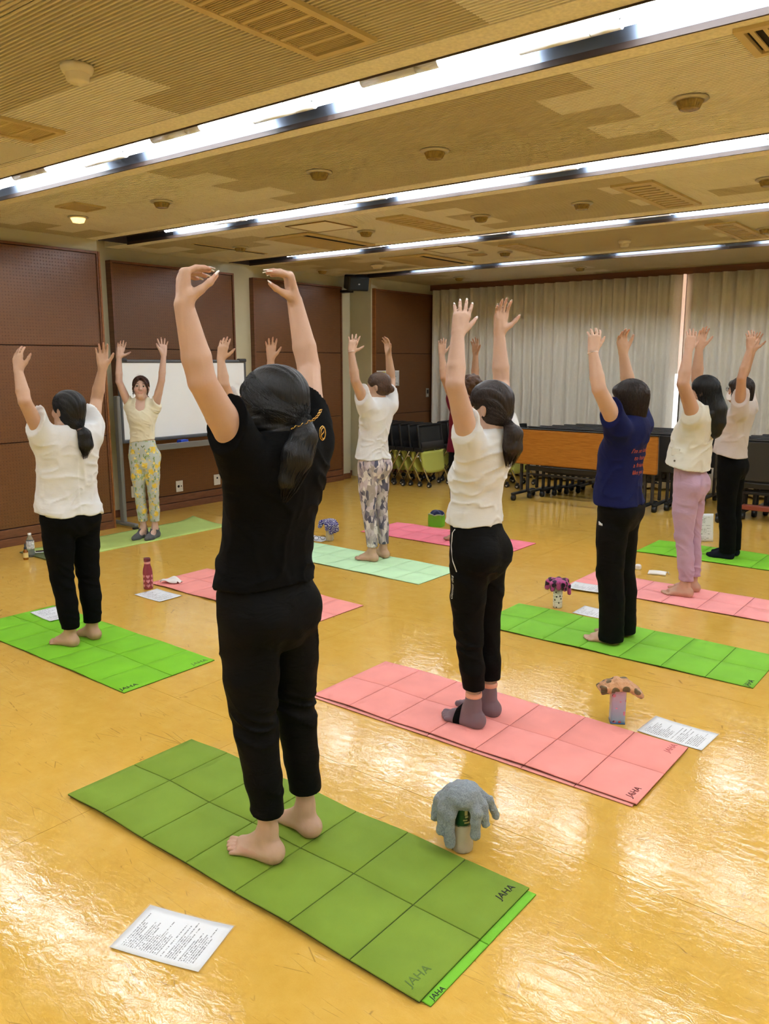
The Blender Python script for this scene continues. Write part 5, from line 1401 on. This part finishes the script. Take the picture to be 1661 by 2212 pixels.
def line_on(pr, parent, pts, into, r, m_, name):
    into = unit(into); Pn = np.asarray(pts, float) - into * .12
    Pn = pr.march(Pn, np.tile(into, (len(Pn), 1)))
    return MB().tube([tuple(p) for p in Pn], r, 6).build(name, m_, parent)
def ring_at(parent, c, axis, rad, thick, m_, name, n=24, k=6):
    axis = unit(axis); u = unit(np.cross(axis, [.3, .8, .5])); w = np.cross(axis, u)
    return MB().tube([tuple(c + rad * (u * math.cos(2 * PI * i / n) + w * math.sin(2 * PI * i / n))) for i in range(n)], thick, k, closed=True).build(name, m_, parent)
# ================================================================ the class
HP90 = R(90)
bare = rgb(226, 180, 150)[:3]
# --- woman in black, nearest
pA = person('nearest woman in a black T-shirt and black trousers, barefoot, arms curved overhead', (-1.912, 1.848), HP90, 1.05, dict(
    res=.0042, cres=.005, ground=.0185, skin=rgb(202, 166, 144)[:3], wid=1.04, dep=1.04, armw=1.02,
    spine=[(.75, .035, -.005), (.95, .055, -.015), (1.15, .03, -.01), (1.30, -.01, 0), (1.45, -.045, .005)], head=(-.012, .0, 1.545), hrot=(R(14), R(-4), 0),
    L=[(-.165, -.03, 1.405), (-.36, -.09, 1.628), (-.400, -.075, 1.832), (-.385, -.06, 1.95)], R=[(.137, -.03, 1.415), (.262, .092, 1.66), (.250, .142, 1.887), (.215, .14, 1.99)],
    handL=dict(n=V3(1, -.35, 0), t=V3(-.3, -1, 0), curl=((62, 22, 8), (66, 22, 8), (68, 24, 10), (62, 26, 12)), spread=.8, size=.94, thumb=(36, 4, .75)),
    handR=dict(n=V3(-1, .55, .1), t=V3(-.4, -1, .0), curl=((56, 14, 6), (58, 14, 6), (58, 18, 8), (54, 24, 10)), spread=.7, thumb=(26, 2, .8)),
    ankl=(-.095, -.02, .08), ankr=(.095, -.015, .08), toel=12, toer=-4, nails=(238, 226, 222), naillen=.011,
    top=dict(col='black', hem=.965, ease=.016, bag=.018, hemgrow=.012, sleeve=.42, slr=(.066, .072), fold=(.014, .8, .35), seed=1, neckz=.034, name='t_shirt', fdiag=.35),
    legs_=dict(col='blackp', waist=1.0, ease=.014, r=[.096, .086, .065, .056, .049], cuff=.165, elastic=.046, fold=(.010, .8), name='jogger_trousers'),
    hair=dict(style='tail', col='black', n=700, rad=.0015, res=.004, ears=0, tie=(.012, -.130, 1.500), tail=[(.012, -.122, 1.503), (-.012, -.142, 1.45), (-.045, -.137, 1.39), (-.075, -.122, 1.32), (-.08, -.112, 1.295)], tailr=[.024, .042, .050, .034, .010], vol=.008,
              extra=[([(-.050, .03, .02), (-.060, .0, -.05), (-.045, -.05, -.085), (0, -.10, -.07)], [.032, .030, .034, .02]), ([(.050, .03, .02), (.060, .0, -.05), (.045, -.05, -.085), (0, -.10, -.07)], [.032, .030, .034, .02]), ([(-.060, .04, .03), (-.078, .058, -.06), (-.082, .06, -.13), (-.078, .055, -.155)], [.008, .007, .006, .002])])))
gold = simple('gold_chain', rgb(214, 170, 90), .25, 1.0)
hc_ = MB()
for i in range(15):
    u = i / 14 - .5; c = Vector((.012 + u * .13, -.135 - .028 * math.cos(u * 2.6) + .02 * abs(u), 1.506 + .05 * u))
    ax = Vector((1, .1, .35)).normalized()
    M_ = Matrix.Translation(c) @ ax.to_track_quat('X', 'Z').to_matrix().to_4x4() @ Matrix.Rotation(R(90 * (i % 2)), 4, 'X')
    hc_.tube([tuple(M_ @ Vector((.0065 * math.cos(a * PI / 5), .004 * math.sin(a * PI / 5), 0))) for a in range(10)], .0013, 5, closed=True)
hc_.build('hair_chain', gold, pA['hair_o'])
hc_ = MB(); cl0 = Vector((.03, -.180, 1.483))
for a0, w_, h_ in ((0, .014, .022), (.5, .010, .017)):
    hc_.tube([tuple(cl0 + Vector((w_ * math.cos(a * PI / 8), -.002 - a0 * .006, h_ * math.sin(a * PI / 8) - .02))) for a in range(16)], .0018, 5, closed=True)
hc_.tube([tuple(cl0 + Vector((-.010, -.003, -.03))), tuple(cl0 + Vector((.010, -.003, -.012)))], .0016, 5)
hc_.build('hair_clip', gold, pA['hair_o'])
# --- woman in white T-shirt, left
pB = person('woman at the far left in a white T-shirt and slim black trousers, short dark ponytail', (-4.437, 2.604), HP90, .95, dict(
    res=.006, cres=.006, skin=rgb(196, 158, 130)[:3], wid=1.12, dep=1.08,
    spine=[(.7, .02, 0), (.9, .03, -.01), (1.1, .01, 0), (1.28, -.02, .005)], head=(.0, -.025, 1.417), hrot=(R(16), R(2), 0),
    L=[(-.145, -.01, 1.245), (-.275, -.065, 1.475), (-.25, .025, 1.641), (-.222, .07, 1.775)], R=[(.15, -.01, 1.25), (.262, .08, 1.463), (.287, .035, 1.65), (.302, .05, 1.80)],
    handL=dict(n=V3(1, .35, 0), t=V3(.3, -1, 0), curl=(12, 16, 10), spread=.5), handR=dict(n=V3(-.75, -.9, 0), t=V3(.8, -.8, 0), spread=.9),
    ankl=(-.076, -.02, .075), ankr=(.076, -.012, .075), toel=20, toer=8,
    top=dict(col='white', hem=.80, tiltx=-.12, ease=.016, bag=.018, hemgrow=.02, minw=.192, straight=.55, sleeve=.50, slr=(.068, .080), fold=(.012, .9, .25), seed=2, name='t_shirt'),
    legs_=dict(col='black', waist=.93, ease=.006, r=[.096, .086, .066, .062, .050], cuff=.115, fold=(.007, 1.3), cuffold=.9, name='slim_trousers'),
    hair=dict(style='tail', col='black', n=420, nape=.03, tie=(.02, -.115, 1.315), tail=[(.02, -.11, 1.318), (.03, -.138, 1.275), (.035, -.14, 1.215), (.03, -.13, 1.175)], tailr=[.018, .036, .040, .010], vol=.005)))
ring_at(pB['hair_o'], V3(.022, -.120, 1.305), V3(.1, -.3, -1), .021, .005, simple('hair_tie_brown', rgb(120, 92, 82), .7), 'hair_tie')
# --- instructor
def crop_cut(U, s):
    pass
pC = person('instructor facing the class in a cream top and lemon print leggings', (-6.65, 4.70), R(-142), .975, dict(
    res=.005, cres=.005, ground=.0070, skin=rgb(210, 176, 158)[:3], wid=.86, dep=.88, armw=.86, legw=.74, face=1, neckr=.84,
    spine=[(.7, .0, 0), (.9, .02, .01), (1.1, .02, .005), (1.3, .0, 0)], head=(0, .015, 1.457), hrot=(R(14), R(4), R(-3)),
    R=[(.122, -.01, 1.27), (.185, .07, 1.512), (.172, .07, 1.738), (.135, .06, 1.88)], L=[(-.122, .0, 1.27), (-.215, .07, 1.523), (-.25, .08, 1.757), (-.24, .06, 1.905)],
    handR=dict(n=V3(-.25, 1, 0), t=V3(-1, -.1, 0), spread=.7, thumb=(62, 10)), handL=dict(n=V3(-.2, .9, 0), t=V3(1, .3, 0), curl=(2, 8, 4), spread=1.7, thumb=(30, 4)),
    ankl=(-.056, -.02, .075), ankr=(.056, -.02, .075), toel=-12, toer=-22, feet='shoe', sock=dict(col='charcoal', top=.085, low=1),
    top=dict(col='cream', hem=.955, ease=.006, bag=.006, sleeve=.22, shr=.052, slr=(.049, .048), fold=(.005, 1.5, .3), seed=3, neck=(.062, 0), vneck=-.062, tiltx=-.14, name='crop_top', vert=.2, fdiag=-.5),
    legs_=dict(col='lemon', waist=.985, ease=.004, r=[.082, .070, .050, .048, .042], cuff=.165, fold=(.004, 1.5), butt=.7, name='leggings'),
    hair=dict(style='tail', col='auburn', n=320, tie=(-.005, -.085, 1.385), tail=[(-.005, -.08, 1.39), (-.03, -.075, 1.35), (-.045, -.06, 1.31)], tailr=[.014, .018, .006], vol=-.003, face=(0, .112, -.022), facer=(.064, .076, .098),
              extra=[([(.004, .062, .098), (-.030, .082, .070), (-.056, .068, .030), (-.068, .052, -.02), (-.066, .05, -.085)], [.010, .010, .011, .008, .003]), ([(.004, .062, .098), (.030, .082, .070), (.056, .068, .030), (.068, .052, -.02), (.066, .05, -.09)], [.010, .010, .011, .008, .003])])))
MB().tube([tuple(pC['legs'].march(np.array([V3(-.012 + .012 * math.sin(q), .3, .91 + .010 * math.cos(q))]), np.array([V3(0, -1, 0)]))[0]) for q in np.linspace(R(70), R(290), 9)], .0022, 6).build('waistband_mark', INK, pC['leg_o'])
# --- woman half hidden behind the woman in black
pD = person('woman in white half hidden behind the woman in black, only arms and head side showing', (-4.35, 3.98), HP90, .975, dict(
    res=.006, cres=.007, skin=rgb(194, 156, 128)[:3],
    spine=[(.7, .0, 0), (.9, .01, 0), (1.1, .0, 0), (1.32, -.02, 0)], head=(0, -.01, 1.456), hrot=(R(10), R(0), 0),
    L=[(-.145, -.01, 1.30), (-.295, -.065, 1.535), (-.27, -.01, 1.706), (-.238, -.03, 1.868)], R=[(.145, -.01, 1.30), (.25, .06, 1.50), (.262, .06, 1.71), (.262, .05, 1.865)],
    handL=dict(n=V3(.9, .5, 0), t=V3(.5, -.9, 0), spread=.4), handR=dict(n=V3(-.7, -.8, 0), t=V3(.8, -.7, 0), spread=1.2),
    ankl=(-.08, -.02, .075), ankr=(.08, -.02, .075), toel=6, toer=-6,
    top=dict(col='white', hem=.80, ease=.018, bag=.03, hemgrow=.035, minw=.19, straight=.6, sleeve=.6, slr=(.068, .076), fold=(.008, .9, .2), seed=4, name='t_shirt'),
    legs_=dict(col='black', waist=.95, ease=.008, r=[.092, .082, .062, .058, .052], cuff=.09, name='trousers'),
    hair=dict(style='short', col='black', n=240, bottom=-.10, vol=.004)))
# --- woman with the patterned leggings
pE = person('woman in a white T-shirt and grey lilac patterned leggings, brown hair in a bun', (-4.35, 5.392), HP90, 1.0, dict(
    res=.006, cres=.006, skin=rgb(200, 164, 138)[:3], wid=.96, legw=.76,
    spine=[(.75, .02, -.01), (.95, .03, -.015), (1.15, .01, 0), (1.36, -.02, .005)], head=(0, -.02, 1.49), hrot=(R(24), R(-6), 0),
    L=[(-.15, -.02, 1.325), (-.31, -.035, 1.543), (-.321, -.005, 1.766), (-.268, .0, 1.91)], R=[(.15, -.03, 1.325), (.272, .048, 1.545), (.212, .032, 1.751), (.188, .036, 1.915)],
    handL=dict(n=V3(1, .9, 0), t=V3(.8, -1, 0), spread=1.5, thumb=(56, 8)), handR=dict(n=V3(-1, .2, 0), t=V3(-.1, -1, 0), curl=(14, 20, 12), spread=.8),
    ankl=(-.08, -.02, .075), ankr=(.08, -.015, .075), toel=14, toer=-10,
    top=dict(col='white', hem=.885, ease=.014, bag=.012, hemgrow=.012, straight=.4, sleeve=.46, slr=(.066, .076), fold=(.011, 1.0, .3), seed=5, name='t_shirt'),
    legs_=dict(col='camo', waist=.99, ease=.004, r=[.088, .078, .056, .052, .042], cuff=.125, fold=(.003, 1.6), name='leggings'),
    hair=dict(style='bun', col='brown', n=260, bun=(.0, -.105, -.035), tie=(.005, -.12, 1.455), vol=.0)))
ring_at(pE['t'], pE['arms']['L'][2] + V3(0, 0, .006), pE['arms']['L'][2] - pE['arms']['L'][1], .027, .003, simple('pale_bracelet', rgb(226, 206, 196), .4), 'bracelet')
# --- woman in maroon behind
pF = person('woman in a maroon top behind the white shirted woman, curly brown hair', (-4.2, 6.52), HP90, .98, dict(
    res=.0065, cres=.007, skin=rgb(188, 148, 120)[:3],
    spine=[(.7, .0, 0), (.9, .01, 0), (1.1, .0, 0), (1.33, -.02, 0)], head=(.02, -.04, 1.46), hrot=(R(5), 0, 0),
    L=[(-.155, -.02, 1.30), (-.33, .0, 1.552), (-.29, .06, 1.758), (-.248, .08, 1.90)], R=[(.15, -.02, 1.30), (.27, .05, 1.54), (.27, .05, 1.76), (.26, .05, 1.90)],
    handL=dict(n=V3(1, .8, 0), t=V3(.7, -1, 0), spread=.6), ankl=(-.08, -.02, .075), ankr=(.08, -.02, .075), toel=6, toer=-6,
    top=dict(col='maroon', hem=.86, ease=.016, bag=.014, hemgrow=.014, straight=.5, sleeve=.36, slr=(.070, .074), seed=6, name='blouse'),
    legs_=dict(col='black', waist=.97, ease=.01, r=[.092, .082, .064, .06, .055], cuff=.08, name='trousers'),
    hair=dict(style='curly', col='brown', vol=.002)))
# --- woman in white with black joggers and toe socks
pG = person('woman in a fitted white T-shirt, black joggers and grey toe socks on the pink mats', (-1.922, 3.156), HP90, .995, dict(
    res=.005, cres=.005, ground=.0185, skin=rgb(206, 172, 152)[:3], wid=.98, dep=1.0, armw=1.05,
    spine=[(.75, .015, 0), (.95, .03, -.005), (1.12, .02, -.005), (1.28, -.015, 0), (1.39, -.03, .005)], head=(0, -.02, 1.485), hrot=(R(10), R(-2), 0),
    L=[(-.155, -.02, 1.345), (-.318, -.05, 1.592), (-.25, -.015, 1.795), (-.192, -.01, 1.94)], R=[(.155, -.02, 1.345), (.296, .09, 1.579), (.295, .108, 1.815), (.29, .09, 1.965)],
    handL=dict(n=V3(1, .9, 0), t=V3(.9, -1, 0), spread=.9, thumb=(40, 10)), handR=dict(n=V3(-.6, -1, 0), t=V3(1, -.6, 0), spread=.6, thumb=(52, 10)),
    ankl=(-.077, -.02, .075), ankr=(.077, -.012, .075), toel=3, toer=-2, feet='toesock', sock=dict(col='greysock', top=.165, cuffcol='pinkcuff', band=1), nails=(120, 96, 140), naillen=.005,
    top=dict(col='white', hem=.958, ease=.008, bag=.008, hemgrow=.012, sleeve=.28, slr=(.062, .068), fold=(.010, 1.15, .3), seed=7, vert=.12, name='t_shirt', bust=.022, front=.028),
    legs_=dict(col='blackp', waist=.96, ease=.012, r=[.092, .080, .060, .053, .047], cuff=.185, elastic=.043, fold=(.008, .9), name='jogger_trousers'),
    hair=dict(style='tail', col='darkbrown', n=560, res=.004, tie=(.0, -.128, 1.415), tail=[(.0, -.12, 1.418), (-.004, -.152, 1.37), (-.008, -.152, 1.31), (-.010, -.14, 1.265)], tailr=[.018, .040, .042, .016], vol=.002)))
WP = simple('white_print', rgb(236, 236, 236), .5); gs = pG['s']
line_on(pG['legs'], pG['leg_o'], [(-.5, .045, .945), (-.5, .060, .925), (-.5, .058, .86), (-.5, .045, .80), (-.5, .022, .755)], (1, 0, 0), .0028, WP, 'pocket_piping')
print_on(pG['legs'], pG['leg_o'], 'Gemus des', (-.5, .052, .675), (0, -.12, 1), (0, 1, .1), (1, 0, 0), .026, WP, 'script_print', .3)
# --- woman in navy
pH = person('woman in a navy T-shirt with orange lettering, black trousers, bare toes', (-1.886, 4.687), HP90, .99, dict(
    res=.006, cres=.0055, skin=rgb(206, 170, 146)[:3], wid=1.02, dep=1.02, armw=1.08,
    spine=[(.7, .01, 0), (.95, .015, 0), (1.15, .005, 0), (1.34, -.04, .0)], head=(-.005, -.015, 1.472), hrot=(R(8), R(2), 0),
    L=[(-.165, -.03, 1.315), (-.345, .02, 1.541), (-.325, .075, 1.744), (-.295, .08, 1.87)], R=[(.155, -.04, 1.315), (.25, .085, 1.53), (.20, .115, 1.743), (.16, .12, 1.875)],
    handL=dict(n=V3(1, .8, 0), t=V3(.8, -1, 0), curl=(22, 22, 14), spread=1.0, thumb=(36, 6)), handR=dict(n=V3(-.6, -1, -.1), t=V3(1, -.5, 0), curl=(20, 20, 12), spread=.8, thumb=(40, 8)),
    ankl=(-.095, -.02, .075), ankr=(.095, -.02, .075), toel=10, toer=8,
    top=dict(col='navy', hem=.855, ease=.018, bag=.02, hemgrow=.018, straight=.55, sleeve=.40, slr=(.067, .076), fold=(.012, .75, .35), seed=8, name='t_shirt'),
    legs_=dict(col='blackp', waist=.95, ease=.014, r=[.094, .086, .076, .074, .074], cuff=.018, fold=(.007, .7), name='trousers'),
    hair=dict(style='bob', col='darkbrown', n=460, bottom=-.14, len=.022, ears=0, vol=.006, bangs=1)))
OR = simple('orange_print', rgb(206, 84, 46), .6)
for i, tx in enumerate(("I'm so lucky", 'to have', 'a friend', 'like you')):
    print_on(pH['top'], pH['top_o'], tx, (-.025, -.5, 1.18 - .043 * i), (1, 0, 0), (0, 0, 1), (0, 1, 0), .037, OR, 'lettering', .15)
for k in range(3):
    line_on(pH['legs'], pH['leg_o'], [(-.5, .062 - .011 * k - .004, .735), (-.5, .062 - .011 * k, .742 + .008 * (2 - k) * .5 + .006)], (1, 0, 0), .0036, WP, 'three_bar_mark')
ring_at(pH['t'], pH['arms']['L'][2] - V3(0, 0, .004), pH['arms']['L'][2] - pH['arms']['L'][1], .028, .0028, simple('pale_bracelet', rgb(226, 206, 196), .4), 'bracelet')
# --- woman in lilac trousers
pI = person('woman in a loose ivory vest and lilac trousers, long black hair', (-1.867, 5.982), HP90, .995, dict(
    res=.006, cres=.006, skin=rgb(200, 160, 136)[:3], armw=1.08,
    spine=[(.75, .03, 0), (.95, .04, 0), (1.15, .02, 0), (1.35, -.02, 0)], head=(0, -.02, 1.482), hrot=(R(4), R(3), 0),
    L=[(-.155, -.02, 1.315), (-.31, .02, 1.542), (-.25, .017, 1.771), (-.195, .015, 1.905)], R=[(.155, 0, 1.315), (.23, .10, 1.57), (.2, .09, 1.785), (.21, .07, 1.93)],
    handL=dict(n=V3(1, 1, 0), t=V3(1, -1, 0), spread=.7, thumb=(42, 8)), handR=dict(n=V3(-.8, -.9, 0), t=V3(.9, -.7, 0), spread=.5, thumb=(40, 8)),
    ankl=(-.086, -.02, .075), ankr=(.086, -.015, .075), toel=12, toer=2,
    top=dict(col='ivory', hem=.945, ease=.022, bag=.032, hemgrow=.04, straight=.7, front=.055, minw=.175, sleeve=.14, slr=(.072, .074), fold=(.014, .75, .5), seed=9, name='vest', tilt=.22, vert=.25),
    legs_=dict(col='lilac', waist=.97, ease=.008, r=[.090, .080, .061, .055, .047], cuff=.12, fold=(.007, 1.2), cuffold=1.3, name='trousers'),
    hair=dict(style='long', col='black', n=420, bottom=-.20, ears=0, world=[([(.0, -.09, 1.44), (0, -.125, 1.36), (-.005, -.135, 1.27), (-.01, -.13, 1.20), (-.01, -.125, 1.165)], [.065, .068, .060, .04, .012]), ([(-.045, -.05, 1.43), (-.055, -.10, 1.33), (-.045, -.12, 1.22)], [.035, .035, .015])])))
MB().box(-.032, .032, -.002, .002, -.026, .026, .003).build('vest_pocket', CLOTH['ivory'], pI['top_o'], tuple(pI['top'].march(np.array([V3(-.5, .085, 1.06)]), np.array([V3(1, 0, 0)]))[0]), R(78))
MB().lathe([(0, -.002), (.007, -.002), (.007, .002), (0, .003)], n=14, M=Matrix.Rotation(R(-90), 4, 'Y')).build('pocket_button', simple('button_grey', rgb(120, 116, 110), .4), pI['top_o'], tuple(pI['top'].march(np.array([V3(-.5, .085, 1.00)]), np.array([V3(1, 0, 0)]))[0] + V3(-.003, 0, 0)))
# --- masked woman at the right edge
pJ = person('woman with a white face mask and glasses in a beige blouse and black trousers', (-1.974, 7.387), HP90, .975, dict(
    res=.006, cres=.006, skin=rgb(196, 154, 126)[:3],
    spine=[(.72, .02, 0), (.95, .035, 0), (1.12, .015, 0), (1.32, -.04, 0)], head=(0, .0, 1.452), hrot=(R(-4), R(2), 0),
    L=[(-.145, -.05, 1.275), (-.265, -.077, 1.557), (-.2, -.107, 1.795), (-.18, -.1, 1.935)], R=[(.15, -.05, 1.295), (.245, .05, 1.545), (.22, -.024, 1.79), (.24, -.05, 1.94)],
    handL=dict(n=V3(1, .8, 0), t=V3(.8, -1, 0), spread=.7), handR=dict(n=V3(-.9, -.7, 0), t=V3(.7, -.9, 0), spread=.7),
    ankl=(-.078, -.02, .075), ankr=(.078, -.02, .075), toel=4, toer=0, feet='sock', sock=dict(col='darksock', top=.11),
    top=dict(col='beige', hem=.90, ease=.018, bag=.026, hemgrow=.035, straight=.75, minw=.165, sleeve=.46, slr=(.066, .078), fold=(.011, .8, .4), seed=10, name='blouse', tilt=.22),
    legs_=dict(col='black', waist=.96, ease=.014, r=[.096, .086, .072, .068, .066], cuff=.055, fold=(.006, .7), name='trousers'),
    hair=dict(style='bob', col='darkbrown', n=360, bottom=-.12, ears=0, vol=.003, bangs=1, len=.0)))
H_ = pJ['H']
mk = MB().grid(lambda u, v: tuple(pJ['H'](.067 * math.sin((u - .5) * 2.8), .016 + .092 * math.cos((u - .5) * 2.8) - .016 * (2 * v - 1) ** 2 * math.cos((u - .5) * 2.8), -.012 - .086 * v + .012 * v * abs(2 * u - 1))), 20, 10)
o = mk.build('face_mask', simple('white_mask', rgb(244, 242, 244), .8), pJ['t']); o.modifiers.new('s', 'SOLIDIFY').thickness = .003
for e in (-1, 1):
    MB().tube([tuple(H_(e * .066, .052, -.03)), tuple(H_(e * .076, .02, -.012)), tuple(H_(e * .077, -.012, .0))], .0015, 5).build('ear_loop', WHITEMETAL, pJ['t'])
    MB().tube([tuple(H_(e * .032 + .023 * math.cos(a * PI / 9), .098 - .012 * abs(math.cos(a * PI / 9)) * 0, .006 + .017 * math.sin(a * PI / 9))) for a in range(18)], .0017, 5, closed=True).build('glasses_rim', INK, pJ['t'])
    MB().tube([tuple(H_(e * .055, .097, .010)), tuple(H_(e * .074, .05, .010)), tuple(H_(e * .077, -.01, .006))], .0017, 5).build('glasses_temple', INK, pJ['t'])
MB().tube([tuple(H_(-.01, .100, .008)), tuple(H_(.01, .100, .008))], .0016, 5).build('glasses_bridge', INK, pJ['t'])
# ================================================================ towels draped over bottles
def drape(name, label, loc, zc, dome, folds, m_, nz=.0016, res=.004, cat='towel', carve=None):
    """dome = (rx, ry, rz) crown centred at height zc; folds = (degrees, start r, end r, end z, radius, bulge)"""
    D = Prims(); D.ell(V3(0, 0, zc), V3(*dome), None, .015)
    for (a, r0, r1, ze, rad, bu) in folds:
        u = V3(math.cos(R(a)), math.sin(R(a)), 0); p0 = u * r0 + V3(0, 0, zc + dome[2] * .35); p2 = u * r1 + V3(0, 0, ze)
        p1 = u * (r0 * .45 + r1 * .55 + bu) + V3(0, 0, zc * .52 + ze * .48 + .02)
        D.chain([p0, p1, p2], [rad * .95, rad, rad * .9], .008)
    if carve is not None:
        for (a, r, z0, z1, rad) in carve:
            u = V3(math.cos(R(a)), math.sin(R(a)), 0); D.cap(u * r + V3(0, 0, z0), u * r + V3(0, 0, z1), rad, rad * .8, .008, 's')
    D.cap(V3(0, 0, -.03), V3(0, 0, zc - dome[2] * .3), .034, .028, .004, 's')
    def post(X, d):
        m = np.abs(d) < .03; o = d.copy()
        if m.any(): o[m] = d[m] - nz * (vnoise(X[m] * 170) - .5) * 2 - nz * 1.4 * (vnoise(X[m] * 45 + 9) - .5) * 2
        return o
    D.post = post
    V_, Q_ = D.mesh(res); o = obj(name, np_mesh(name, V_, Q_, m_), None, loc); return tag(o, label, cat)
drape('grey_towel', 'fluffy grey towel draped over the bottle by the olive green mat', (-1.414, 2.235, 0), .205, (.064, .064, .045),
      [(-104, .035, .060, .045, .021, .012), (-126, .04, .078, .085, .020, .014), (-150, .045, .098, .115, .018, .010), (-175, .045, .10, .10, .020, .01), (-14, .038, .066, .085, .020, .014), (12, .045, .085, .12, .018, .008),
       (40, .05, .118, .125, .015, .004), (75, .045, .09, .10, .022, .01), (110, .045, .09, .09, .022, .01), (145, .045, .10, .10, .02, .01)],
      terry('grey_terry', rgb(120, 130, 140), rgb(172, 182, 190)), .0022, .0038, carve=[(-57, .062, .0, .17, .022)])
drape('magenta_towel', 'magenta and black patterned towel over the dotted tumbler', (-2.468, 5.09, 0), .178, (.066, .058, .034),
      [(-60, .04, .060, .158, .020, .006), (-100, .045, .066, .145, .020, .006), (-140, .045, .076, .150, .022, .006), (175, .045, .072, .15, .022, .004), (-20, .045, .066, .150, .020, .006), (22, .045, .078, .11, .015, .008), (60, .045, .068, .15, .022, .004), (115, .045, .065, .15, .022, .004)],
      terry('magenta_terry', rgb(176, 58, 126), rgb(198, 88, 150), 'spots', 26), .001, .004)
drape('navy_bandana', 'navy and white rose print bandana over the clear tumbler', (-5.193, 5.72, 0), .178, (.058, .058, .040),
      [(-35, .04, .060, .095, .026, .014), (0, .04, .070, .10, .022, .012), (-80, .04, .055, .12, .018, .008), (-140, .045, .095, .14, .022, .008), (-165, .045, .10, .135, .020, .006), (150, .045, .08, .13, .02, .004), (90, .045, .075, .11, .02, .004), (45, .045, .075, .10, .02, .004)],
      terry('rose_cloth', rgb(40, 32, 116), rgb(58, 48, 140), 'roses', 24), .0012, .0045, 'bandana')
# folded leopard towel lying flat over the pouch, both ends sagging
D = Prims()
ax = V3(math.cos(R(38)), math.sin(R(38)), 0); ay = V3(-ax[1], ax[0], 0)
rows = [(-.085, .168), (-.05, .182), (-.01, .192), (.03, .190), (.062, .176), (.088, .158), (.098, .150)]
for off in (-.045, -.022, 0, .022, .045):
    D.chain([ax * u + ay * off + V3(0, 0, z_ - .004 * abs(off) / .045) for u, z_ in rows], [.011, .013, .014, .014, .013, .012, .011], .016)
for off in (-.03, -.01, .012):
    D.chain([ax * u + ay * off + V3(0, 0, z_ + .02 - .01 * abs(off) / .03) for u, z_ in rows[:5]], [.006, .010, .013, .012, .005], .012)
D.ell(ax * -.085 + ay * -.045 + V3(0, 0, .19), V3(.02, .012, .008), None, .01)
def _p(X, d):
    m = np.abs(d) < .03; o = d.copy(); o[m] = d[m] - .0016 * (vnoise(X[m] * 160) - .5) * 2; return o
D.post = _p
V_, Q_ = D.mesh(.0042)
tag(obj('folded_towel', np_mesh('folded_towel', V_, Q_, terry('leopard_terry', rgb(206, 148, 104), rgb(228, 176, 132), 'leopard', 22)), None, (-1.40, 3.575, .0)), 'folded orange leopard print towel on top of the pastel pouch', 'towel')
